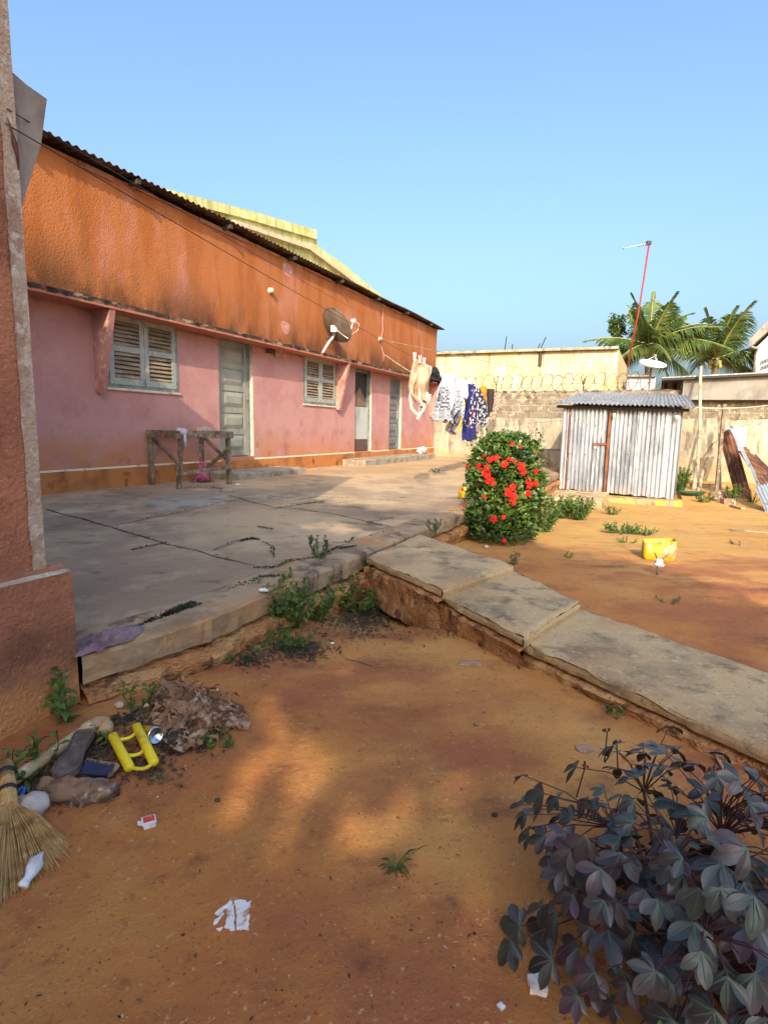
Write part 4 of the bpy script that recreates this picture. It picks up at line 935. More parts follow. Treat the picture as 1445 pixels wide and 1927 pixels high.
weed('weed', 'creeping dark weed below the round leaved seedling', gp(450, 1248), .03, .06, 6, .022, seed=61)
weed('weed', 'small weed at the foot of the second path step', gp(830, 1172), .06, .03, 4, .020, seed=7)
weed('weed', 'broad leaved creeper climbing the red plinth corner above pipe', gp(140, 1352), .20, .10, 5, .06, seed=9, dens=.45)
weed('weed', 'broad leaved creeper growing over the lower end of pipe', gp(70, 1462), .13, .11, 7, .042, seed=10, dens=.6)
weed('weed', 'leafy sprig below the kerb above the yellow frame', gp(255, 1338), .12, .06, 4, .038, seed=11, dens=.6)
weed('weed', 'small green sprig beside the heel of shoe sole', gp(178, 1402), .06, .05, 4, .032, seed=12, dens=.7)
weed('weed', 'short weed tuft beside the rotten cardboard', gp(408, 1402), .045, .06, 9, .020, seed=13)
weed('weed', 'dead dark weed beside the top path slab', gp(968, 1062), .13, .05, 6, .030, m='leaf_dry', seed=14)
weed('weed', 'small weed growing against the side of long path slab', gp(1158, 1345), .04, .035, 5, .018, seed=15)
weed('weed', 'weed sprouting on the kerb corner behind the top path slab', zp(815, 1000, PZ), .14, .07, 6, .026, seed=16)
weed('weed', 'tall weed clump left of the shed doorstep', gp(1052, 975), .36, .30, 40, .05, seed=18)
weed('weed', 'dense weed clump in front of the shed doorstep', gp(1088, 978), .34, .26, 36, .05, seed=19)
weed('weed', 'yellow green weeds at the right foot of flowering bush', gp(1020, 1000), .32, .24, 30, .05, seed=20)
weed('weed', 'low weeds right of the shed doorstep', gp(1150, 968), .16, .18, 12, .038, seed=22)
weed('weed', 'flat sprawling weed on bare earth before the yellow container', gp(1165, 1003), .12, .26, 26, .04, seed=23)
weed('weed', 'small sprawling weed behind the yellow container', gp(1208, 1006), .10, .22, 20, .036, seed=24)
weed('weed', 'thin low weed nearest to the sprawling weeds on earth', gp(1180, 1022), .05, .12, 7, .026, seed=25)
weed('weed', 'tiny lone weed on bare earth right of flowering bush', gp(1071, 1050), .06, .04, 4, .022, seed=26)
weed('weed', 'leafy weed against the right corner of shed', gp(1279, 925), .60, .20, 22, .06, seed=27)
weed('weed', 'yellowish weed before the leaning rusty sheets', gp(1375, 945), .42, .20, 14, .05, seed=28)
weed('weed', 'low weeds among rubble left of the grey timber', gp(1322, 945), .2, .25, 14, .045, seed=29)
weed('weed', 'scrubby low weeds under the grey leaning sheet', gp(1415, 945), .22, .22, 10, .04, seed=30)
weed('weed', 'thin dry weed on sunlit earth at right', gp(1385, 1025), .04, .10, 6, .022, m='leaf_dry', seed=32)
weed('weed', 'dry trailing weed on earth in the shade edge', gp(1258, 1132), .03, .09, 6, .020, m='leaf_dry', seed=33)
weed('weed', 'tiny green weed in the far patio', zp(820, 889, PZ), .10, .14, 7, .03, seed=34)
weed('weed', 'tuft of weeds between matchbox and blue card', gp(318, 1472), .02, .06, 6, .014, m='leaf_dry', seed=35)
# grass tuft
random.seed(41); b0 = gp(745, 1632); t = MB()
for i in range(34):
    a = random.uniform(0, 6.28); l = random.uniform(.02, .055); d = V((math.cos(a), math.sin(a), random.uniform(.15, .7))).normalized()
    leafquad(t, b0, d, V((0, 0, 1)), l, .004, 'leaf_weed', .1, .3)
leafquad(t, b0, V((.8, .45, .35)), V((0, 0, 1)), .11, .004, 'leaf_dry', .1, .1); leafquad(t, b0, V((.5, .2, .6)), V((0, 0, 1)), .07, .004, 'leaf_weed', .1, .3)
single(t, 'grass_tuft', 'small grass tuft on bare earth in the foreground', 'grass tuft', b0)
# leaf litter in the shaded corner and gutter
random.seed(44); lt = MB()
for (cx, cy, rx, ry, n) in ((700, 1148, 75, 40, 2600), (660, 1170, 90, 30, 900), (555, 1222, 60, 22, 900), (470, 1240, 40, 16, 220), (330, 1385, 70, 30, 800), (170, 1400, 70, 50, 500), (100, 1480, 80, 30, 400), (270, 1440, 60, 30, 200), (840, 1190, 60, 15, 90), (240, 1350, 60, 22, 250)):
    for i in range(n):
        px, py = random.gauss(cx, rx * .5), random.gauss(cy, ry * .5); p = gp(px, py, .003 + random.random() * .008)
        if N_of(p) < NK + .03: continue
        leafquad(lt, p, V((random.uniform(-1, 1), random.uniform(-1, 1), random.uniform(-.1, .35))), V((0, 0, 1)) + rnd_dir() * .5, random.uniform(.008, .034), random.uniform(.004, .012), 'litter', .2, .1)
lt.build('leaf_litter')['kind'] = 'stuff'
# loose pebbles and crumbs on the earth
random.seed(45); pb = MB()
for i in range(1300):
    px, py = random.uniform(20, 1440), random.uniform(1130, 1920)
    if random.random() < .5: px, py = random.choice([(450, 1270), (350, 1290), (330, 1480), (560, 1330), (740, 1420), (900, 1260), (590, 1230), (120, 1560), (300, 1500), (640, 1270), (1000, 1300), (880, 1750)]); px += random.gauss(0, 70); py += random.gauss(0, 30)
    p = gp(px, py)
    if N_of(p) < NK + .06: continue
    r = random.uniform(.0008, .0028) * (2.4 if random.random() < .05 else 1); m_ = 'litter' if random.random() < .45 else ('stone_brown' if random.random() < .5 else 'pebble')
    if random.random() < .25: leafquad(pb, p + V((0, 0, .002)), rnd_dir() * V((1, 1, .15)), V((0, 0, 1)), random.uniform(.006, .018), random.uniform(.002, .006), random.choice(['litter', 'straw', 'stone_brown']), .2, .1)
    else: pb.blob(p, r, r * random.uniform(.6, 1.2), r * .7, m_, 6, .3, 2, i)
pb.build('pebbles')['kind'] = 'stuff'

# ------------------------------------------------------------------ palms and trees
def palm(base, top, nf, L, seed, name, label, ang=None, rise=(.1, 1.1)):
    random.seed(seed); t = thing(name, label, 'palm tree', base, 0, 'palm trees behind the wall'); tr = MB()
    pts = [base.lerp(top, i / 10) + V((.25 * math.sin(i * .35), 0, 0)) * (1 - i / 10) for i in range(11)]
    tr.tube(pts, [.22 - .006 * i for i in range(11)], 'palm_bark', 12); tr.build('trunk', t)
    c = MB()
    for i in range(nf):
        a = i * 2.399 + random.uniform(-.25, .25); el = rise[0] + (rise[1] - rise[0]) * ((i * 7) % nf) / nf + random.uniform(-.1, .1); l = L * random.uniform(.85, 1.12)
        d = V((math.cos(a) * math.cos(el), math.sin(a) * math.cos(el), math.sin(el))); side = V((-math.sin(a), math.cos(a), 0)); K = 22; P = []
        sag = random.uniform(.25, .42)
        for j in range(K + 1):
            u = j / K; P.append(top + d * (l * u) - V((0, 0, sag * l * u * u * (1.1 - .25 * math.sin(el)))))
        c.tube(P, [.045 * (1 - .85 * j / K) for j in range(K + 1)], 'palm_rib', 5, False)
        for j in range(2, K + 1):
            u = j / K; q = P[j]; fw = (P[j] - P[j - 1]).normalized(); ll = l * .25 * (math.sin(min(1, u * 1.15 + .12) * math.pi) ** .6 + .15)
            for sg in (-1, 1):
                for h_ in (0, .33, .66):
                    qq = q - fw * (l / K) * h_; dd = (side * sg * .8 + fw * .75 + V((0, 0, -.35 + random.uniform(-.25, .15)))).normalized(); lw = .085
                    e = qq + dd * ll * .55; e2 = qq + dd * ll + V((0, 0, -ll * random.uniform(.2, .5))); n_ = fw.cross(dd).normalized(); wv = fw * lw * .5
                    c.add([qq - wv, qq + wv, e + wv * .8, e - wv * .8, e2], [(0, 1, 2, 3), (3, 2, 4)], 'leaf_palm', True)
    c.build('crown', t)
    co = MB()
    for i in range(9): a = i * 1.1; co.blob(top + V((math.cos(a) * .26, math.sin(a) * .26, -.18 - .12 * (i % 3))), .13, .13, .16, 'palm_rib', 10, .1)
    co.build('coconuts', t)
p1 = ypl(1220, 650, 31); palm(V((p1.x + .3, p1.y, -.2)), p1, 20, 3.9, 51, 'palm_tree', 'larger palm tree with red mast in front of it', rise=(-.35, 1.45))
p2 = ypl(1346, 676, 36); palm(V((p2.x, p2.y, -.2)), p2, 15, 4.4, 52, 'palm_tree', 'smaller palm tree behind the plastered outbuilding at right', rise=(.1, 1.4))
def tree(name, label, base, c, rx, rz, n, leaf, seed, m='leaf_palm', trunk=.12, ry=None):
    random.seed(seed); t = thing(name, label, 'tree', base); ry = ry or rx; tr = MB(); tr.tube([base, base.lerp(c, .5) + V((.1, 0, 0)), c], [trunk, trunk * .8, trunk * .4], 'palm_bark', 9)
    for i in range(7):
        v = rnd_dir(); tr.tube([base.lerp(c, .55 + .05 * i), c + V((v.x * rx * .7, v.y * ry * .7, v.z * rz * .7))], [trunk * .35, trunk * .1], 'palm_bark', 6)
    tr.build('trunk', t); f = MB(); cl = [(rnd_dir(), random.uniform(.35, .95)) for _ in range(26)]
    for i in range(n):
        v, k_ = random.choice(cl); p = c + V((v.x * rx, v.y * ry, v.z * rz)) * k_ + rnd_dir() * (random.random() ** .5) * min(rx, rz) * .42
        leafquad(f, p, rnd_dir(), (V((0, 0, 1)) + rnd_dir()).normalized(), leaf * random.uniform(.7, 1.3), leaf * .5, m)
    f.build('crown', t); return t
c = ypl(1158, 622, 33); tree('tree', 'small dark leafy tree top left of the larger palm', V((c.x, c.y, -.2)), c, .55, 1.0, 900, .2, 61)
# trees behind the photographer, whose shade lies over the foreground
def stand(s, n, z): return sn(s, n, z)
random.seed(70)
SHADE = []
def shade_tree(n0_, n1_, top, base_z, label, seed, holes=()):
    random.seed(seed); nc = (n0_ + n1_) / 2; b = sn(-6, nc, .05); t = thing('shade_tree', label, 'tree', b); tr = MB(); tr.tube([b, sn(-6, nc, base_z + 1)], [.2, .12], 'palm_bark', 10); tr.build('trunk', t); f = MB()
    for i in range(int(3300 * (n1_ - n0_))):
        n = random.uniform(n0_, n1_); tz = top(n); z = base_z + (tz - base_z) * random.random(); s = -6 + random.uniform(-.9, .9)
        # project onto the sight line of the sun at s = -6
        zz = z + (s + 6) / 1.8; nn = n - (s + 6) * (-.65 / 1.8) 
        if any(((nn - hn_) / hr) ** 2 + ((zz - hz) / hv) ** 2 < 1 and random.random() < pr for hn_, hz, hr, hv, pr in holes): continue
        if zz > tz: continue
        leafquad(f, sn(s, n, z), rnd_dir(), rnd_dir(), random.uniform(.16, .28), .15, 'leaf_shade')
    f.build('crown', t)
def topline(n):
    P = [(-3, 7.0), (0, 6.9), (2, 6.85), (3.2, 6.7), (3.97, 6.3), (4.2, 5.9), (4.35, 5.4), (4.6, 4.6), (5.0, 1.3)]
    for (a, za), (b, zb2) in zip(P, P[1:]):
        if n <= b: t = max(0, (n - a) / (b - a)); break
    return za + (zb2 - za) * t + .20 * mn.noise(V((n * 1.3, 0, 0))) + .14 * mn.noise(V((n * 4, 2, 0)))
HOLES = [(1.62, 4.2, .34, .22, .93), (3.34, 4.63, .28, .12, .9), (2.57, 4.51, .32, .18, .55), (2.17, 4.09, .5, .24, .6), (2.66, 4.3, .25, .15, .4), (1.86, 4.72, .25, .15, .4), (1.15, 6.1, .45, .22, 1), (.7, 5.6, .3, .14, .9), (1.9, 5.95, .35, .14, .9)]
shade_tree(-2.0, 2.6, topline, 1.3, 'leafy tree standing behind the camera', 71, HOLES)
shade_tree(2.6, 5.0, topline, 1.3, 'leafy tree behind the camera on the right', 72, HOLES)

# ------------------------------------------------------------------ dishes, antenna, wires
q = npl(634, 612, NW + .22); 
dish = thing('satellite_dish', 'brown grey satellite dish with feed arm bolted on the house canopy', 'satellite dish', npl(608, 655, NW + .2))
nrm = (CR * .62 + CU * .62 + CF * .48).normalized(); rot = nrm.to_track_quat('Z', 'Y').to_matrix().to_4x4(); DC = npl(634, 612, NW + .42)
mm = Matrix.Translation(DC) @ rot
d_ = MB(); RD = .40
d_.lathe([(.001, -.085)] + [(RD * i / 8, -.085 + .085 * (i / 8) ** 2) for i in range(1, 9)] + [(RD + .008, .004), (RD + .004, -.008)] + [(RD * i / 8, -.092 + .085 * (i / 8) ** 2) for i in range(8, 0, -1)] + [(.001, -.092)], 'dish_grey', mm, 40)
d_.build('reflector', dish)
a_ = MB(); foot = npl(606, 654, NW + .15); foot.z = 2.765; a_.tube([foot, npl(618, 645, NW + .22), npl(627, 634, NW + .3), npl(631, 622, NW + .36), DC - nrm * .1], .028, 'white_plastic', 10); a_.build('mast', dish)
a_ = MB(); a_.beam(DC - nrm * .10 - CU * .10, DC - nrm * .10 + CU * .03, .12, .05, 'white_plastic'); a_.build('bracket', dish)
lnb = npl(665, 604, NW + .75); lo = DC - (CU * .30) + CR * .22
a_ = MB(); a_.tube([DC - nrm * .1, lo + nrm * .02, lnb], .016, 'white_plastic', 8); a_.build('feed_arm', dish)
a_ = MB(); a_.tube([lnb - CR * .05, lnb + CR * .05], .045, 'white_plastic', 10); a_.tube([lnb, lnb + CR * .12 - CU * .06, lnb + CR * .10 - CU * .2, lnb - CR * .08 - CU * .32], .008, 'white_plastic', 6); a_.build('feed_horn', dish)
random.seed(77); a_ = MB()
for i in range(6):
    cx = npl(628 + random.uniform(-8, 10), 648, NW + .12); a_.tube([cx + HD * (.22 * math.cos(k_ * .7)) * random.uniform(.7, 1.1) + V((0, 0, .06 + .10 * abs(math.sin(k_ * .45 + i)))) + HN * random.uniform(-.05, .08) for k_ in range(10)], .007, 'brown_panel', 5)
for v in a_.v: v.z = max(v.z, 2.765)
a_.build('coiled_cable', dish)

wd = thing('satellite_dish', 'white round satellite dish above the boundary wall by palms', 'satellite dish', V(spl(1228, 720, 24)))
DC2 = spl(1228, 684, 24); nr2 = (-CF * .52 + CU * .84 + CR * .06).normalized(); mm = Matrix.Translation(DC2) @ nr2.to_track_quat('Z', 'Y').to_matrix().to_4x4(); R2 = 23 / FPX * DC2.y
d_ = MB(); d_.lathe([(.001, -.12)] + [(R2 * i / 8, -.12 + .12 * (i / 8) ** 2) for i in range(1, 9)] + [(R2 + .02, .01), (R2, -.02)] + [(R2 * i / 8, -.15 + .12 * (i / 8) ** 2) for i in range(7, 0, -1)], 'dish_white', mm, 36); d_.build('reflector', wd)
d_ = MB(); tip = DC2 + nr2 * .28
for k_ in range(3): a = k_ * 2.09 + .5; d_.tube([mm @ V((R2 * .8 * math.cos(a), R2 * .8 * math.sin(a), -.03)), tip], .012, 'dish_white', 6)
d_.tube([tip - nr2 * .06, tip + nr2 * .05], .05, 'grey_render', 10); d_.build('feed_horn', wd)
d_ = MB(); d_.tube([DC2 - nr2 * .14, V((DC2.x, DC2.y + .15, DC2.z - .3)), V((DC2.x, DC2.y + .15, 1.0))], .04, 'grey_render', 8); d_.build('mast', wd)

am = thing('antenna_mast', 'leaning red antenna mast with television aerial on top', 'antenna', spl(1181, 682, 26))
pb0, pt = spl(1180, 690, 26), spl(1221, 457, 26); a_ = MB(); a_.tube([pb0, pb0.lerp(pt, .5) + CR * .06, pt], .036, 'mast_red', 8); a_.build('mast', am)
a_ = MB(); e0 = spl(1219, 459, 26); e1 = spl(1172, 467, 26); a_.tube([e0, e1], .016, 'white_plastic', 6)
for i in range(7):
    c = e0.lerp(e1, .05 + .07 * i if i < 6 else 1.0); a_.tube([c - HD * .3 - CU * .06, c + HD * .3 + CU * .06], .010, 'grey_render', 5); a_.tube([c - CU * .05, c + CU * .05], .02, 'grey_render', 5)
a_.build('aerial', am)
a_ = MB(); a_.box(tuple(e0 - V((.07, .07, .04))), tuple(e0 + V((.10, .07, .10))), 'dark_metal'); a_.build('clamp', am)

def wire(a, b, sag, label, r=.006, m='wire_black', name='cable'):
    a = V(a); b = V(b); w_ = MB(); w_.tube([a.lerp(b, i / 30) - V((0, 0, sag * 4 * (i / 30) * (1 - i / 30))) for i in range(31)], r, m, 5, False); return single(w_, name, label, 'cable', a)
L0 = npl(12, 233, NB + .01); L1 = spl(940, 738, SW)
def linep(px):   # point of the clothes line under an image column
    d = L1 - L0; v = ray(px, 700); t = (L0.y * v.x / v.y - L0.x) / (d.x - d.y * v.x / v.y); return t
def lp(t): return L0.lerp(L1, t) - V((0, 0, .30 * 4 * t * (1 - t) * .55))
w_ = MB(); w_.tube([lp(i / 40) for i in range(41)], .0022, 'wire_black', 5, False); single(w_, 'clothes_line', 'sagging clothes line from the red house corner to the back wall', 'clothes line', L0)
wire(npl(14, 205, NB + .01), npl(705, 600, NW + .1), .04, 'thin black cable from the near house corner across the orange wall', .0022)
wire(npl(713, 638, NW + .06), spl(1300, 757, SW - .3), .02, 'pale service cable from wall insulator across to the outbuilding', .009, 'grey_wood')
wire(spl(940, 730, SW), spl(1180, 706, SW + .3), .10, 'short slack wire along the boundary wall top', .006, 'grey_wood')
wire(spl(1290, 765, 14.0), ypl(1520, 750, 11.5), .10, 'pale washing line sagging right of the shed', .010, 'cream_paint')
wire(npl(724, 668, NW + .3), npl(776, 702, NW + .35), .02, 'short white cable lying over the canopy end', .02, 'cream_paint')

# ------------------------------------------------------------------ washing on the line
def garment(name, label, rows, px, m, yaw=15, depth=.07, folds=5, seed=0, extra=None, cat='garment', dz=0.0):
    """rows: (y, x-left, x-right) down the hanging cloth; closed two-sided drape hung at the line"""
    random.seed(seed); t = linep(px); c = lp(t); view = V((c.x, c.y, 0)).normalized(); nrm = Matrix.Rotation(R(yaw), 3, 'Z') @ (-view); c = c + nrm * dz
    def hit(x, y): d = ray(x, y); return EYE + d * ((c - EYE).dot(nrm) / d.dot(nrm))
    nu, nv = 22, 26; y0, y1 = rows[0][0], rows[-1][0]
    def row(y):
        for i in range(len(rows) - 1):
            if rows[i][0] <= y <= rows[i + 1][0]:
                f = (y - rows[i][0]) / max(1e-6, rows[i + 1][0] - rows[i][0]); return tuple(rows[i][k] * (1 - f) + rows[i + 1][k] * f for k in (1, 2))
        return rows[-1][1:]
    mb = MB()
    def fr(u, v, sg):
        y = y0 + (y1 - y0) * v; a, b = row(y); x = a + (b - a) * u; q = hit(x, y + 2.2 * math.sin(u * folds * 2.2 + seed) * (v ** 3))
        fo_ = .55 * math.sin(u * folds * 2 * math.pi / 2 + seed + 1.5 * mn.noise(V((u * 2, v * 2.2, seed)))) + .8 * mn.noise(V((u * 4, v * 3, seed)))
        edge = math.sin(math.pi * u) ** .5 if 0 < u < 1 else 0
        return q + nrm * (depth * (1.0 * fo_ * (.25 + .75 * v)) + sg * depth * .55 * edge * (.15 + .85 * min(1, v * 3)))
    mi_ = m if isinstance(m, str) else m[0]
    mb.grid(lambda u, v: fr(u, v, 1), nu, nv, mi_); mb.grid(lambda u, v: fr(1 - u, v, -1), nu, nv, mi_)
    if not isinstance(m, str):   # a hem band in another cloth
        f0 = m[2]
        for i, (f_, vv) in enumerate(zip(mb.f, range(len(mb.f)))):
            if ((vv % (nu * nv)) // nu) / nv >= f0: mb.mi[vv] = mb.mid(m[1])
    if extra: extra(mb, hit, nrm)
    return single(mb, name, label, cat, c, 'washing on the clothes line')
def straps(mb, hit, nrm):
    for pts in ([(771, 735), (770, 750), (772, 768), (779, 777), (786, 781)], [(801, 738), (801, 752), (797, 766), (790, 778), (783, 789)], [(788, 730), (787, 750), (792, 762), (799, 763), (806, 752), (806, 742)]):
        P = [hit(*p_) for p_ in pts]; vs = []
        for i, q in enumerate(P):
            d = (P[min(i + 1, len(P) - 1)] - P[max(0, i - 1)]).normalized(); s = d.cross(nrm).normalized() * .022; vs += [q - s + nrm * .05, q + s + nrm * .05, q + s + nrm * .042, q - s + nrm * .042]
        mb.add(vs, [(4 * i + a, 4 * i + (a + 1) % 4, 4 * i + 4 + (a + 1) % 4, 4 * i + 4 + a) for i in range(len(P) - 1) for a in range(4)], 'cloth_cream', True)
garment('overalls', 'beige overalls with dangling pale straps pegged nearest on the line', [(676, 779, 787), (690, 774, 806), (708, 770, 810), (726, 767, 808), (740, 768, 807), (748, 774, 803), (756, 781, 800)], 790, 'cloth_beige', 20, .12, 3, 1, straps)
garment('blouse', 'blush pink blouse pegged behind the beige overalls', [(684, 790, 800), (690, 789, 813), (702, 790, 812), (722, 793, 808), (735, 794, 806)], 800, 'cloth_blush', 20, .08, 3, 2, None, dz=.10)
garment('cap', 'black cloth cap hanging right of the overalls', [(691, 814, 821), (698, 809, 826), (708, 807, 828), (716, 806, 829), (720, 812, 826)], 818, 'cloth_black', 20, .16, 2, 3)
garment('shirt', 'white shirt draped widest among the washing', [(703, 835, 849), (712, 832, 858), (728, 827, 858), (745, 824, 858), (762, 820, 854), (775, 817, 852)], 845, 'cloth_white', 25, .12, 4, 4)
garment('dress', 'white dress with black gingham sleeve and frilled hem', [(727, 828, 842), (738, 826, 846), (755, 822, 845), (770, 818, 846), (782, 815, 846), (791, 813, 850)], 832, ('cloth_check', 'cloth_grey', .72), 25, .08, 5, 5, None, dz=.12)
garment('skirt', 'grey gingham skirt hanging under the white shirt', [(752, 848, 872), (770, 846, 868), (785, 838, 854), (795, 832, 853)], 856, 'cloth_check', 25, .08, 4, 6)
garment('blouse', 'small plain white blouse in the middle of the line', [(712, 862, 874), (718, 861, 881), (730, 860, 882), (745, 861, 881), (753, 866, 878)], 870, 'cloth_white', 25, .10, 3, 7)
garment('skirt', 'lime yellow and purple patterned skirt low on the line', [(748, 864, 876), (762, 858, 876), (780, 850, 874), (798, 842, 872), (808, 836, 868), (816, 846, 862)], 864, 'cloth_lime', 25, .10, 5, 8, None, dz=-.08)
garment('wrapper', 'long navy and white patterned wrapper with plain navy hem', [(722, 882, 896), (735, 879, 898), (760, 874, 897), (785, 872, 896), (805, 870, 895), (820, 868, 896), (829, 868, 894)], 886, ('cloth_navy', 'cloth_band', .76), 25, .10, 4, 9)
garment('skirt', 'black and white print skirt right of the navy wrapper', [(729, 893, 902), (745, 892, 910), (765, 893, 917), (785, 897, 918), (797, 899, 917), (802, 900, 914)], 903, 'cloth_mono', 25, .10, 4, 10)
garment('cloth', 'orange cloth folded over the line', [(727, 902, 916), (740, 904, 916), (752, 908, 916), (762, 911, 915)], 909, 'cloth_orange', 25, .08, 2, 11, None, dz=.14)
garment('cloth', 'dark brown cloth near the far end of line', [(732, 919, 930), (745, 919, 930), (760, 918, 929), (774, 919, 927)], 924, 'cloth_brown', 25, .08, 2, 12)
garment('towel', 'tan checked towel at the far end of line', [(739, 931, 943), (752, 927, 942), (768, 923, 939), (782, 921, 934), (792, 920, 928)], 934, 'cloth_plaid', 25, .08, 3, 13)
garment('trousers', 'dark navy trousers hanging between the white blouse and navy wrapper', [(722, 877, 886), (738, 876, 887), (755, 874, 886), (775, 872, 882), (790, 871, 879)], 880, 'cloth_band', 25, .09, 3, 15, None, dz=.12)
garment('vest', 'plain black vest squeezed between orange and brown cloths', [(731, 912, 920), (745, 911, 921), (765, 912, 921), (784, 913, 920)], 916, 'cloth_black', 25, .08, 3, 16, None, dz=.10)
garment('shirt', 'grey white shirt behind the frilled dress', [(708, 848, 864), (722, 846, 866), (745, 846, 866), (760, 848, 864)], 856, 'cloth_grey', 25, .09, 4, 17, None, dz=-.12)
for i, (px, lab) in enumerate(((779, 'white peg at the left shoulder of overalls'), (789, 'white peg in the middle of overalls'), (797, 'white peg at the right shoulder of overalls'))):
    c = lp(linep(px)) - V((0, .04, .0)); pm = MB()
    pm.beam(c + V((-.008, 0, -.04)), c + V((-.014, 0, .06)), .012, .012, 'white_plastic'); pm.beam(c + V((.008, 0, -.04)), c + V((.014, 0, .06)), .012, .012, 'white_plastic'); single(pm, 'clothes_peg', lab, 'clothes peg', c, 'pegs on the clothes line')

# ------------------------------------------------------------------ wooden table frame by the house
TA = zp(287, 912, PZ); TB = zp(337, 920, PZ); TC = zp(432, 911, PZ); TD = TA + (TC - TB)
tbl = thing('table_frame', 'weathered grey timber table frame without a top by the first door', 'table', (TA + TC) / 2)
HT = .80; up = V((0, 0, 1))
for q, tl in ((TA, (.0, .0)), (TB, (.05, .03)), (TC, (-.01, 0)), (TD, (0, 0))):
    l = MB(); l.beam(q, q + V((tl[0], tl[1], HT)), .065, .05, 'grey_wood', up=HD); l.build('leg', tbl)
ex = (TC - TB).normalized(); ey = (TA - TB).normalized()
for a, b in ((TA, TB), (TB, TC), (TD, TC), (TA, TD)):
    l = MB(); dd = (b - a).normalized(); off = ey * -.035 if (a - TB).length < .01 else (ey * .035 if (a - TD).length < .01 else V())
    l.beam(a - dd * .05 + up * (HT - .04) + off, b + dd * .06 + up * (HT - .045) + off, .035, .105, 'grey_wood'); l.build('rail', tbl)
for a, b, z0, z1 in ((TA, TB, HT - .12, .32), (TD, TC, HT - .10, .32), (TC, TD, .56, .18), (TB, TC, .22, .27), (TC, TD, .26, .20)):
    l = MB(); s_ = V((ex.x, ex.y, 0)) * .045 if abs((b - a).normalized().dot(ey)) > .5 else -ey * .045
    l.beam(a + up * z0 + s_, b + up * z1 + s_, .03, .055, 'grey_wood'); l.build('brace', tbl)
def rag(name, label, c, rx, ry, h, m, seed, hang=0.0, cat='rag'):
    random.seed(seed); mb = MB()
    def f(u, v):
        a = u * 2 * math.pi; rr = v * (1 + .35 * mn.noise(V((math.cos(a) * 1.5, math.sin(a) * 1.5, seed)))); x, y = math.cos(a) * rr * rx, math.sin(a) * rr * ry
        z = h * (1 - v ** 2) * (.7 + .5 * mn.noise(V((x / rx * 2.2, y / ry * 2.2, seed + 3)))) + h * .35 * abs(mn.noise(V((x / rx * 5, y / ry * 5, seed)))) + .003
        return c + V((x, y, z - hang * max(0, v - .5) * 2))
    mb.grid(f, 48, 16, m)
    return single(mb, name, label, cat, c)
c = TB + V((.05, .03, HT + .01))
random.seed(2); mb = MB(); mb.blob(c, .085, .07, .04, 'rag_lilac', 14, .5, 3, 2); mb.blob(c + V((.05, -.05, -.02)), .05, .03, .05, 'rag_lilac', 12, .5, 3, 4); mb.tube([c + V((.06, -.05, -.02)), c + V((.07, -.055, -.12)), c + V((.065, -.05, -.23))], [.022, .02, .012], 'rag_lilac', 8)
single(mb, 'rag', 'lilac rag knotted over the front corner of table frame', 'rag', c)
c = TD.lerp(TC, .15) + V((0, 0, HT + .012)); mb = MB(); mb.blob(c, .15, .09, .06, 'rag_beige', 20, .45, 4, 6); single(mb, 'rag', 'crumpled beige net rag on the back rail of table frame', 'rag', c)
c = zp(400, 905, PZ); c = TD + (TC - TD) * .35 + V((-.1, -.15, 0)); c.z = PZ; random.seed(8); mb = MB(); mb.blob(c + V((0, 0, .10)), .10, .10, .12, 'rag_pink', 16, .5, 3, 2)
for i in range(26):
    a = random.uniform(0, 6.28); r = random.uniform(.1, .24); mb.tube([c + V((0, 0, .16)), c + V((math.cos(a) * r * .5, math.sin(a) * r * .5, .10)), c + V((math.cos(a) * r, math.sin(a) * r, .006))], [.014, .010, .005], 'rag_pink', 5)
for i in range(5): mb.tube([c + V((.02 * i - .05, 0, .12)), c + V((.03 * i - .06, .01, .24)), c + V((.02 * i - .02, .02, .33))], .016, 'rag_pink', 5)
single(mb, 'mop_rag', 'stringy pink rag heap under the table frame', 'rag', c)
c = zp(443, 914, PZ); mb = MB(); mb.blob(c + V((.03, 0, .015)), .045, .03, .02, 'paper_white', 10, .5, 3, 3); single(mb, 'paper_scrap', 'small white scrap at the right leg of table frame', 'scrap', c)
rag('debris_heap', 'grey heap of shavings on the patio right of the table', zp(510, 935, PZ), .32, .22, .035, 'step_concrete', 12, cat='debris')
c = zp(428, 925, PZ); mb = MB(); mb.blob(c, .10, .07, .05, 'step_concrete', 10, .3, 2, 5); single(mb, 'stone', 'pale flat stone on the patio before the right table leg', 'stone', c)
c = sn(16.25, NW + .45, .45); mb = MB(); mb.blob(c + V((0, 0, .1)), .15, .13, .12, 'paper_white', 14, .5, 2.5, 3); mb.blob(c + V((.06, -.08, .08)), .09, .07, .08, 'grey_render', 10, .5, 3, 8); single(mb, 'plastic_bag', 'crumpled grey and white bag on the far doorstep', 'bag', c)
c = zp(808, 861, PZ); mb = MB(); mb.blob(c + V((0, 0, .05)), .14, .09, .08, 'boundary_plaster', 10, .5, 2.5, 3); single(mb, 'stone', 'pale stone at the far end of house skirting', 'stone', c)
c = zp(873, 938, PZ); mb = MB(); m4 = Matrix.Translation(c) @ Matrix.Rotation(R(20), 4, 'Z')
mb.lathe([(.001, 0), (.07, 0), (.078, .02), (.078, .10), (.06, .135), (.055, .16), (.001, .158)], 'yellow_can', m4, 20); mb.lathe([(.02, .158), (.03, .16), (.03, .20), (.001, .205)], 'green_plastic', m4, 12)
single(mb, 'plastic_jug', 'small yellow jug with green cap half hidden by the flowering bush', 'jug', c)

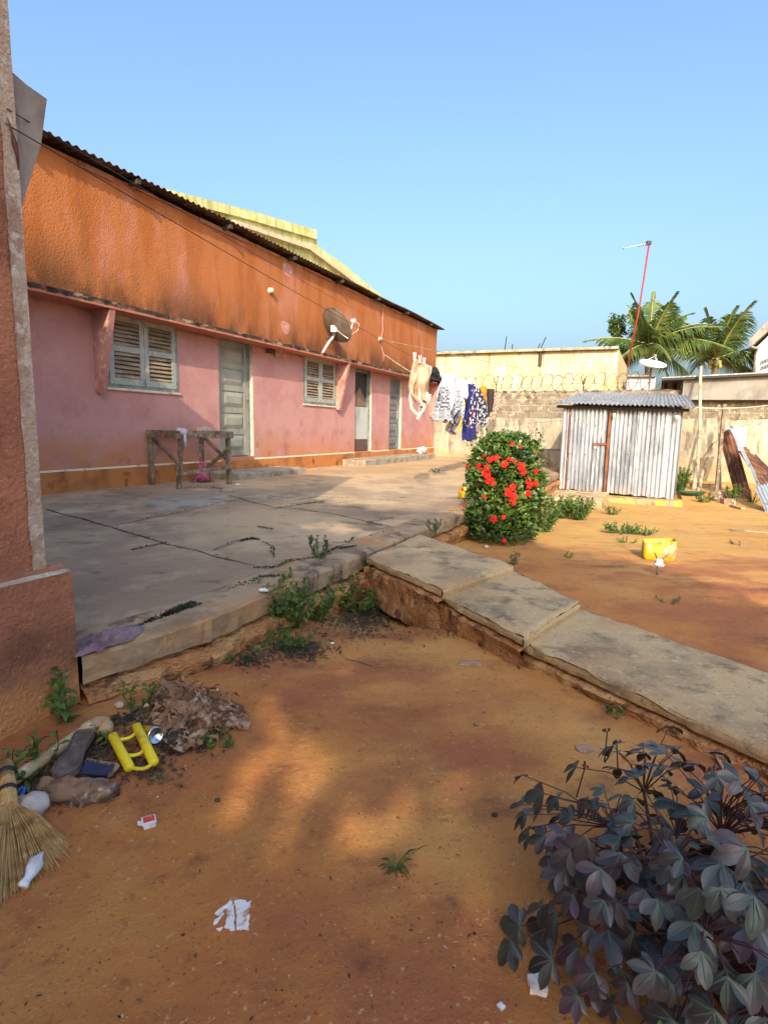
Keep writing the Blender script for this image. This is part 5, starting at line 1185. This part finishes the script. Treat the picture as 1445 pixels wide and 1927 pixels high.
# ------------------------------------------------------------------ cut yellow container and stake in the yard
b0 = gp(1237, 1052); yaw = -AZ + .12; ct = MB(); m4 = Matrix.Translation(b0) @ Matrix.Rotation(yaw, 4, 'Z')
def rr(w, d, r, n=5): return [(sx * (w - r) + r * math.cos(a0 + i * math.pi / 2 / n), sy * (d - r) + r * math.sin(a0 + i * math.pi / 2 / n)) for (sx, sy, a0) in ((1, 1, 0), (-1, 1, math.pi / 2), (-1, -1, math.pi), (1, -1, 1.5 * math.pi)) for i in range(n + 1)]
rings = [(rr(.125, .09, .03), .0), (rr(.138, .10, .035), .012), (rr(.142, .104, .035), .05), (rr(.140, .105, .035), .195), (rr(.135, .100, .033), .193), (rr(.136, .098, .033), .05), (rr(.13, .094, .033), .02)]
n = len(rings[0][0]); vs = [m4 @ V((x, y, z + (.018 * x / .15 - .01 if z > .1 else 0))) for ring, z in rings for x, y in ring]
ct.add(vs, [(j * n + i, j * n + (i + 1) % n, (j + 1) * n + (i + 1) % n, (j + 1) * n + i) for j in range(len(rings) - 1) for i in range(n)] + [tuple(range(n - 1, -1, -1)), tuple((len(rings) - 1) * n + i for i in range(n))], 'yellow_can', True)
single(ct, 'cut_container', 'yellow jerrycan cut open and standing on the sunlit earth', 'container', b0, rz=yaw)
b0 = gp(1236, 1082); st = thing('stake', 'short wooden stake tied with pale rag before the yellow container', 'stake', b0)
s_ = MB(); s_.tube([b0 - V((0, 0, .03)), b0 + V((.004, 0, .09)), b0 + V((.006, 0, .13))], [.013, .012, .009], 'grey_wood', 8); s_.tube([b0 + V((.005, 0, .10)), b0 + V((-.02, .01, .16)), b0 + V((-.032, .012, .185))], [.007, .006, .004], 'grey_wood', 6); s_.tube([b0 + V((.006, 0, .10)), b0 + V((.05, 0, .15)), b0 + V((.088, .01, .185))], [.006, .005, .003], 'grey_wood', 6); s_.build('stick', st)
s_ = MB(); s_.blob(b0 + V((.006, -.004, .105)), .028, .022, .035, 'paper_white', 12, .5, 3, 2); s_.blob(b0 + V((-.016, -.004, .09)), .02, .015, .012, 'paper_white', 10, .5, 3, 4); s_.blob(b0 + V((.03, -.008, .085)), .018, .015, .015, 'paper_white', 10, .5, 3, 7); s_.build('rag_tie', st)
b0 = gp(1440, 1003); mb = MB(); mb.tube([gp(1372, 997, .01), gp(1410, 1000, .012), gp(1500, 1008, .01)], .010, 'pale_wood', 6); single(mb, 'stick', 'thin pale stick lying on the sunlit earth at right', 'stick', gp(1372, 997))

# ------------------------------------------------------------------ junk along the right wall
def pole(label, a, b, r0, r1, m='pale_wood', bend=.06, cat='pole', name='wooden_pole'):
    mb = MB(); pts = [a.lerp(b, i / 10) + CR * bend * math.sin(i / 10 * math.pi * 1.5) for i in range(11)]; mb.tube(pts, [r0 + (r1 - r0) * i / 10 for i in range(11)], m, 9); return single(mb, name, label, cat, a)
def onwall(px, py, s): return spl(px, py, s)
g1 = spl(1306, 908, 16.0); g1.z = gh(g1.x, g1.y); t1 = spl(1322, 690, SO - .25)
pole('tall crooked pale pole leaning over the outbuilding wall', g1, t1, .055, .035, bend=.05)
g2 = spl(1316, 908, 15.9); g2.z = gh(g2.x, g2.y); pole('short forked pole crossing the tall crooked pole', g2, spl(1341, 832, SW - .1), .05, .03, bend=-.05)
mb = MB(); a = gp(1346, 932); a.z -= .02; b = V((a.x + .02, a.y + .06, ypl(1348, 760, a.y).z)); mb.beam(a, b, .07, .045, 'grey_wood'); single(mb, 'timber_post', 'upright sawn grey timber post before the back wall', 'post', a)
mb = MB(); a = spl(1356, 905, 16.2); a.z = gh(a.x, a.y); b = spl(1352, 762, 17.6); mb.beam(a, b, .06, .04, 'grey_wood'); single(mb, 'timber_post', 'thin dark timber leaning just right of the upright post', 'post', a)
def csheet(label, quad, m, ys_, wl=.08, amp=.012, jag=0.0, seed=0):
    P = [ypl(x, y, yy) for (x, y), yy in zip(quad, ys_)]   # top-left, top-right, bottom-right, bottom-left
    L = ((P[1] - P[0]).length + (P[2] - P[3]).length) / 2; nrm = (P[1] - P[0]).cross(P[3] - P[0]).normalized()
    mb = MB(); n = max(8, int(L / wl * 8))
    def f(u, v):
        q = (P[0] * (1 - u) + P[1] * u) * (1 - v) + (P[3] * (1 - u) + P[2] * u) * v
        q = q + nrm * (amp * math.sin(u * L / wl * 2 * math.pi) + .03 * nz((u, v, seed), 2.2))
        if v < .01: q = q + (P[3] - P[0]).normalized() * jag * nz((u * 6, seed, 0), 1)
        q.z = max(q.z, gh(q.x, q.y) - .01); return q
    mb.grid(f, n, 24, m)
    o = single(mb, 'corrugated_sheet', label, 'metal sheet', (P[2] + P[3]) / 2, 'loose metal sheets by the right wall')
    so_ = o.modifiers.new('thick', 'SOLIDIFY'); so_.thickness = .004; return o
csheet('tall rust brown corrugated sheet leaning by the timber post', [(1350, 814), (1377, 806), (1412, 928), (1382, 932)], 'rust_metal', (14.2, 14.1, 12.9, 13.0), jag=.12, seed=1)
csheet('torn blue grey sheet standing behind the rust brown sheet', [(1367, 802), (1406, 803), (1398, 850), (1378, 850)], 'blue_grey_sheet', (14.6, 14.6, 14.4, 14.4), jag=.05, seed=2)
csheet('narrow blue grey sheet edge leaning over the rusty sheets', [(1370, 803), (1380, 803), (1430, 915), (1426, 918)], 'blue_grey_sheet', (13.9, 13.9, 11.6, 11.6), seed=3)
csheet('broad rusty corrugated sheet sliding down at the right edge', [(1388, 848), (1420, 855), (1475, 910), (1436, 925)], 'rust_metal', (13.2, 13.2, 11.6, 11.5), jag=.1, seed=4)
csheet('grey corrugated sheet on the ground at the right edge', [(1420, 917), (1452, 905), (1478, 960), (1440, 966)], 'blue_grey_sheet', (11.6, 11.7, 10.6, 10.5), seed=5)
csheet('small bent rusty sheet scrap atop the broad rusty sheet', [(1390, 838), (1408, 845), (1412, 858), (1396, 852)], 'rust_metal', (13.3, 13.3, 13.1, 13.1), jag=.05, seed=6)
csheet('short rusty sheet standing low behind the grey sheet', [(1392, 922), (1412, 920), (1414, 940), (1394, 942)], 'rust_orange', (12.9, 12.9, 12.7, 12.7), seed=7)
b0 = gp(1352, 942); mb = MB(); mb.blob(b0 + V((-.02, 0, .09)), .20, .15, .14, 'stone_brown', 12, .35, 2, 3); single(mb, 'stone', 'brown angular stone below the timber post', 'stone', b0)
b0 = gp(1366, 948); mb = MB(); mb.prism([b0 + V((-.1, -.08, -.02)), b0 + V((.14, -.08, -.02)), b0 + V((.14, .08, -.02)), b0 + V((-.1, .08, -.02))], (0, 0, .13), 'stone_brown'); single(mb, 'brick', 'dark brown brick lying right of the angular stone', 'brick', b0)
b0 = gp(1300, 932); mb = MB(); mb.lathe([(.001, .02), (.34, .03), (.42, .10), (.43, .105), (.40, .10), (.33, .045), (.001, .035)], 'green_plastic', Matrix.Translation(b0) @ Matrix.Scale(.6, 4, (0, 1, 0)) @ Matrix.Scale(.75, 4), 24); single(mb, 'basin', 'shallow dark green basin in rubble beside the shed', 'basin', b0)
b0 = gp(1330, 915); mb = MB(); random.seed(31)
for i in range(16): c = b0 + V((random.uniform(-.5, .35), random.uniform(-.2, .3), .03)); a = random.uniform(0, 3.1); d = V((math.cos(a), math.sin(a), random.uniform(-.05, .25))) * random.uniform(.1, .3); mb.beam(c - d, c + d, random.uniform(.03, .08), .02, random.choice(['rust_orange', 'grey_wood', 'pale_wood']))
single(mb, 'scrap_heap', 'low heap of broken boards and rusty scrap at the wall foot', 'scrap', b0)
b0 = gp(1385, 955); mb = MB(); mb.beam(gp(1375, 951, .02), gp(1397, 957, .02), .06, .03, 'pale_wood'); single(mb, 'board', 'short pale board lying before the yellowish weed', 'board', b0)

# ------------------------------------------------------------------ rubbish in the near left corner
def gtube(label, name, cat, pts, r, m, seg=12):
    mb = MB(); mb.tube(pts, r, m, seg); return single(mb, name, label, cat, pts[0])
pa = gp(22, 1470, .035); pb_ = gp(165, 1372, .05); pc = gp(186, 1362, .055)
dirp = (pb_ - pa).normalized(); mb = MB()
bent = [pa - dirp * .1, pa, pa.lerp(pb_, .5), pb_, pb_ + dirp * .035 + V((.006, 0, .004)), pb_ + dirp * .058 + V((.022, -.012, .0)), pb_ + dirp * .062 + V((.040, -.035, -.006)), pb_ + dirp * .055 + V((.048, -.058, -.012))]
mb.tube(bent, [.021, .021, .021, .021, .024, .025, .025, .025], 'pipe_plastic', 16); mb.tube([pb_ - dirp * .01, pb_ + dirp * .022], .0255, 'pipe_plastic', 16)
single(mb, 'drain_pipe', 'tan plastic drain pipe with elbow along the red plinth', 'pipe', pa)
# shoe sole
h0 = gp(163, 1382, .05); t0 = gp(118, 1468, .035); ax = (t0 - h0); LS = ax.length; ax.normalize(); sd = ax.cross(V((0, 0, 1))).normalized(); up_ = sd.cross(ax).normalized()
prof = [(0, .022), (.03, .030), (.12, .033), (.3, .029), (.45, .027), (.6, .033), (.75, .040), (.88, .040), (.96, .030), (1.0, .014)]
mb = MB(); out = [h0 + ax * (t * LS) + sd * w_ for t, w_ in prof] + [h0 + ax * (t * LS) - sd * w_ for t, w_ in reversed(prof)]; cen = h0 + ax * LS * .5
inn = [q + (cen - q) * .13 for q in out]; n = len(out)
mb.add([q for q in out] + [q + up_ * .022 for q in out] + [q + up_ * .024 for q in inn] + [q + up_ * .015 for q in inn], [tuple(range(n))] + [(j * n + i, j * n + (i + 1) % n, (j + 1) * n + (i + 1) % n, (j + 1) * n + i) for j in range(3) for i in range(n)] + [tuple(3 * n + i for i in range(n))], 'sole_rubber')
single(mb, 'shoe_sole', 'worn grey brown shoe sole lying against the pipe', 'shoe sole', h0)
# navy card cover
Q = [gp(163, 1430, .045), gp(222, 1440, .030), gp(205, 1462, .012), gp(152, 1458, .03)]
mb = MB(); nn = (Q[1] - Q[0]).cross(Q[3] - Q[0]).normalized(); nn = nn if nn.z > 0 else -nn
mb.prism([q for q in Q], tuple(nn * .005), 'navy_card')
bk = thing('card_cover', 'navy blue card cover with frayed brown edges beside the sole', 'card', Q[3]); mb.build('cover', bk)
mb = MB(); random.seed(3)
for a, b in ((Q[0], Q[1]), (Q[1], Q[2])):
    for i in range(12): c = a.lerp(b, (i + .5) / 12); mb.blob(c, random.uniform(.006, .012), random.uniform(.004, .009), .006, 'card_edge', 8, .6, 4, i)
mb.build('frayed_edge', bk)
# yellow frame
yf = thing('plastic_rack', 'yellow plastic frame of two tubes joined by three curved bars', 'plastic frame', gp(248, 1450))
u0, u1 = gp(212, 1384, .055), gp(245, 1446, .022); v0, v1 = gp(257, 1366, .060), gp(291, 1436, .030)
for a, b in ((u0, u1), (v0, v1)):
    d = (b - a).normalized(); mb = MB(); mb.tube([a - d * .004, a, a + d * .004, b - d * .004, b, b + d * .004], [.009, .013, .0165, .0165, .014, .009], 'yellow_plastic', 14); mb.build('tube', yf)
for f in (.12, .60, .97):
    a, b = u0.lerp(u1, f), v0.lerp(v1, f); mb = MB(); mb.tube([a.lerp(b, i / 8) + (u1 - u0).normalized() * .022 * math.sin(math.pi * i / 8) for i in range(9)], .0065, 'yellow_plastic', 8); mb.build('crossbar', yf)
# drink can
cc = gp(292, 1384, .036); axd = (CR * .75 - CF * .55 + CU * .15).normalized(); mm = Matrix.Translation(cc) @ axd.to_track_quat('Z', 'Y').to_matrix().to_4x4()
can = thing('drink_can', 'crushed drink can with silver end beside the yellow frame', 'can', gp(285, 1392))
mb = MB(); mb.lathe([(.024, -.085), (.031, -.075), (.032, -.01), (.029, 0)], 'can_label', mm, 24); mb.build('body', can)
mb = MB(); mb.lathe([(.030, -.004), (.0285, .006), (.0265, .006), (.025, .001), (.001, -.004)], 'aluminium', mm, 24); mb.build('lid', can)
# rotten cardboard
random.seed(19); mb = MB(); RC = gp(365, 1348); e1_ = (gp(440, 1340) - gp(285, 1320)); e2_ = (gp(375, 1295) - gp(372, 1405))
def rc(u, v):
    a = u * 2 * math.pi; rr_ = v * (.5 + .13 * math.sin(3 * a + 1) + .10 * mn.noise(V((math.cos(a) * 3, math.sin(a) * 3, 2)))); q = RC + e1_ * (math.cos(a) * rr_) + e2_ * (math.sin(a) * rr_)
    q.z = gh(q.x, q.y) + .008 + .05 * (1 - v ** 3) * (.6 + .8 * mn.noise(q * 9)) + .028 * abs(mn.noise(q * 22)) + .014 * mn.noise(q * 55); return q
mb.grid(rc, 120, 34, 'rotten_card')
for i in range(170):
    a = random.uniform(0, 6.28); r_ = random.uniform(.2, .6); q = RC + e1_ * (math.cos(a) * r_ * .9) + e2_ * (math.sin(a) * r_ * .9); q.z = gh(q.x, q.y) + random.uniform(.015, .06)
    leafquad(mb, q, rnd_dir() * V((1, 1, .4)), V((0, 0, 1)) + rnd_dir() * .7, random.uniform(.02, .06), random.uniform(.008, .025), 'rotten_card', .3, .4)
single(mb, 'rotten_cardboard', 'flattened rotting brown cardboard pulp below the kerb', 'cardboard', RC)
def stone(label, px, py, rx, ry, rz, m, seed, lift=.5, amp=.35, fr_=1.7, name='stone'):
    b0 = gp(px, py); mb = MB(); mb.blob(b0 + V((0, 0, rz * lift)), rx, ry, rz, m, 20, amp, fr_, seed); return single(mb, name, label, 'stone', b0)
stone('flat round pinkish stone right of the rotten cardboard', 455, 1368, .036, .032, .012, 'stone_pink', 4, .6)
stone('long brown rock with pale patches below the navy card', 150, 1500, .11, .045, .045, 'stone_brown', 6, .4, .6, 2.4)
stone('pale rounded stone behind the broom head', 62, 1530, .045, .05, .035, 'stone_pale', 8)
stone('brown stone behind the pale rounded stone', 95, 1488, .04, .03, .03, 'stone_brown', 9)
stone('small pale pebble on the kerb footing', 226, 1334, .018, .014, .014, 'stone_pale', 10, 1.2)
stone('dark wet lump of soil beside the drink can', 335, 1392, .05, .03, .02, 'litter', 12)
stone('flat reddish crust of earth on the path side ground', 885, 1250, .06, .04, .008, 'stone_pink', 14, .4)
stone('small reddish clod lying alone on open earth', 896, 1365, .010, .008, .008, 'stone_brown', 15)
stone('dark clod on open earth under the bright patch', 410, 1508, .009, .007, .007, 'litter', 16)
stone('tiny dark clod left of the purple shrub', 930, 1535, .009, .007, .007, 'litter', 18)
stone('pale flat stone above the purple shrub', 1100, 1410, .035, .03, .006, 'stone_pink', 19, .4)
stone('whitish pebble on earth at the foot of bush', 915, 1031, .022, .02, .018, 'stone_pale', 20)
# blue plastic
b0 = gp(36, 1494, .02); mb = MB(); d = (gp(44, 1482, .03) - gp(30, 1502, .02)).normalized(); s_ = d.cross(V((0, 0, 1))).normalized()
loop = [b0 + d * (.022 * math.cos(a)) + s_ * (.011 * math.sin(a)) for a in [i * math.pi / 8 for i in range(17)]]; mb.tube(loop, .0045, 'blue_plastic', 8); mb.tube([b0 - d * .02, b0 - d * .034], [.009, .007], 'blue_plastic', 8)
single(mb, 'plastic_loop', 'bright blue plastic loop beside the broom handle', 'plastic scrap', b0)
# broom
random.seed(23); br = thing('broom', 'bundled straw hand broom with spread bristles at left edge', 'broom', gp(20, 1560))
hA = gp(12, 1440, .10); hB = gp(16, 1520, .05); hd_ = (hB - hA).normalized()
mb = MB(); mb.tube([hA, hA.lerp(hB, .5), hB], [.019, .021, .024], 'straw_bind', 12)
for i in range(26):
    a = i * .2416 * math.pi; s1_ = hd_.cross(V((0, 0, 1))).normalized(); s2_ = hd_.cross(s1_); o = s1_ * math.cos(a) + s2_ * math.sin(a); mb.tube([hA - hd_ * random.uniform(0, .012) + o * .017, hB + o * .023], .0035, 'straw', 5)
mb.build('handle', br)
mb = MB()
for f in (.2, .62): q = hA.lerp(hB, f); mb.tube([q - hd_ * .006, q + hd_ * .006], .0265, 'wire_black', 14)
mb.build('binding', br)
mb = MB(); sL, sR = gp(-25, 1520, .03), gp(47, 1503, .03); mb.beam(sL, sR, .02, .016, 'straw_bind'); mb.build('cross_stick', br)
mb = MB()
for i in range(520):
    f = random.random(); px = -75 + f * 205; py = 1690 - max(0, (px - 0)) * .72 + random.gauss(0, 10) if px > -10 else 1690 + random.gauss(0, 12)
    e = gp(px + random.gauss(0, 4), py, .003 + random.random() * .012); st_ = hB + (sL.lerp(sR, .15 + .7 * f) - sL.lerp(sR, .5)) * .55 + V((0, 0, random.uniform(-.016, .014)))
    md = st_.lerp(e, .5) + V((random.gauss(0, .003), random.gauss(0, .003), .012 + random.random() * .012)); mb.tube([st_, md, e], [.0016, .0014, .0007], 'straw', 4, False, False)
mb.build('bristles', br)['kind'] = 'stuff'
# white wrapper on the broom tip
a, b = gp(42, 1668, .02), gp(80, 1606, .03); mb = MB(); d = (b - a)
pts = [a, a + d * .12, a + d * .22, a + d * .45, a + d * .7, a + d * .88, b]; mb.tube(pts, [.014, .010, .008, .016, .018, .010, .006], 'film_white', 14)
for i, v in enumerate(mb.v): mb.v[i] = v + V((nz(v, 40), nz(v, 40, 3), nz(v, 40, 7))) * .006
single(mb, 'plastic_wrapper', 'twisted white plastic wrapper lying on the broom tips', 'wrapper', a)
# matchbox
b0 = gp(281, 1550); yaw = R(28); mx = thing('matchbox', 'small open red and white matchbox on the earth', 'matchbox', b0, yaw)
mb = MB(); mb.box((-.019, -.012, .004), (.019, .020, .012), 'paper_white'); mb.box((-.015, -.009, .0125), (.016, .017, .0130), 'match_red'); mb.build('sleeve', mx, True)
mb = MB(); mb.box((-.016, -.024, .001), (.016, -.0125, .010), 'paper_white'); mb.build('tray', mx, True)
mb = MB(); mb.add([(-.019, .0125, .006), (-.019, -.010, .006), (-.030, -.008, .010), (-.030, .012, .011)], [(0, 1, 2, 3)], 'paper_white'); mb.build('flap', mx, True)
# flat paper and paint scraps
def scrap(name, label, cat, polys, m, h=.003):
    mb = MB(); c = None
    for poly in polys:
        P = [gp(x, y, h) for x, y in poly]; c = c or P[0]; k_ = sum(P, V()) / len(P); n_ = len(P)
        mb.add([k_ + V((0, 0, .002))] + P + [V((q.x, q.y, q.z - h - .002)) for q in P], [(0, 1 + i, 1 + (i + 1) % n_) for i in range(n_)] + [(1 + i, 1 + n_ + i, 1 + n_ + (i + 1) % n_, 1 + (i + 1) % n_) for i in range(n_)], m)
    return single(mb, name, label, cat, c)
random.seed(29)
def jag(poly, n=6, k=2.5):
    out = []
    for i in range(len(poly)):
        a, b = poly[i], poly[(i + 1) % len(poly)]
        for j in range(n): t = j / n; out.append((a[0] + (b[0] - a[0]) * t + random.gauss(0, k), a[1] + (b[1] - a[1]) * t + random.gauss(0, k)))
    return out
scrap('paint_spill', 'flaking white paint spill on the foreground earth', 'paint spill', [jag([(428, 1708), (440, 1700), (443, 1750), (424, 1746)], 6, 1.5), jag([(444, 1694), (470, 1694), (469, 1718), (468, 1748), (447, 1750)], 6, 1.6), jag([(405, 1718), (434, 1694), (438, 1698), (410, 1722)], 4, 1), jag([(401, 1736), (420, 1716), (423, 1718), (404, 1740)], 4, 1), jag([(408, 1748), (420, 1744), (416, 1750)], 2, .8)], 'paint_spill', .0025)
scrap('paper_scrap', 'crumpled off white paper at the left foot of shrub', 'paper', [jag([(990, 1832), (1010, 1828), (1030, 1848), (1028, 1866), (1000, 1862)], 3, 1.5)], 'paper_white', .012)
scrap('paper_scrap', 'tiny square white paper chip below the crumpled paper', 'paper', [[(934, 1890), (942, 1884), (951, 1893), (943, 1901)]], 'paper_white', .004)
def kscrap(label, c, r, m, seed): mb = MB(); mb.blob(c + V((0, 0, r * .35)), r, r * .7, r * .4, m, 14, .6, 3.2, seed); single(mb, 'paper_scrap', label, 'paper', c)
kscrap('small crumpled white tissue on the kerb top', zp(495, 1114, PZ + .004), .028, 'paper_white', 3)
kscrap('tiny white cigarette stub on earth below the weeds', gp(625, 1212), .012, 'paper_white', 5)
# big dry leaf by the path
b0 = gp(1340, 1412, .01); e = gp(1392, 1462, .012); mb = MB(); lobe(mb, b0, (e - b0), V((.3, -.4, 1)), (e - b0).length, .055, 'dry_leaf' if 'dry_leaf' in MATS else 'stone_pink')
leafquad(mb, gp(1345, 1425, .012), V((1, -.2, .3)), V((0, 0, 1)), .05, .03, 'stone_pink', .3, .1)
single(mb, 'dry_leaf', 'large curled pale brown dead leaf against the path', 'leaf', b0)
for i, (px, py, lab) in enumerate(((650, 1240, 'fine twig on the earth below the corner weeds'), (880, 1190, 'thin twig along the foot of path steps'), (190, 1530, 'short straw lying between broom and matchbox'))):
    a = gp(px, py, .004); b = gp(px + (50, 34, 16)[i], py + (14, 40, -12)[i], .004); mb = MB(); mb.tube([a, a.lerp(b, .5) + V((.004, .004, .003)), b], .0016, ('litter', 'litter', 'straw')[i], 5); single(mb, 'twig', lab, 'twig', a)
# purple rag on the kerb beside the plinth
c = zp(200, 1197, PZ - .01); random.seed(33); mb = MB(); ea = zp(266, 1185, PZ) - zp(140, 1205, PZ); eb = zp(200, 1178, PZ) - zp(188, 1218, PZ)
def rg(u, v):
    a = u * 2 * math.pi; rr_ = v * (.48 + .10 * math.sin(2 * a + 1) + .12 * mn.noise(V((math.cos(a) * 2, math.sin(a) * 2, 9)))); q = c + ea * (math.cos(a) * rr_) + eb * (math.sin(a) * rr_)
    q.z = PZ + kz(S_of(q)) + .008 + .026 * (1 - v ** 2) * (.7 + .6 * mn.noise(q * 12)) + .030 * abs(mn.noise(V((q.x * 22, q.y * 40, 3)))) * (1.1 - v) + .008 * mn.noise(q * 60); return q
mb.grid(rg, 110, 34, 'rag_purple'); single(mb, 'rag', 'crumpled dusty purple rag on the kerb beside the red plinth', 'rag', c)
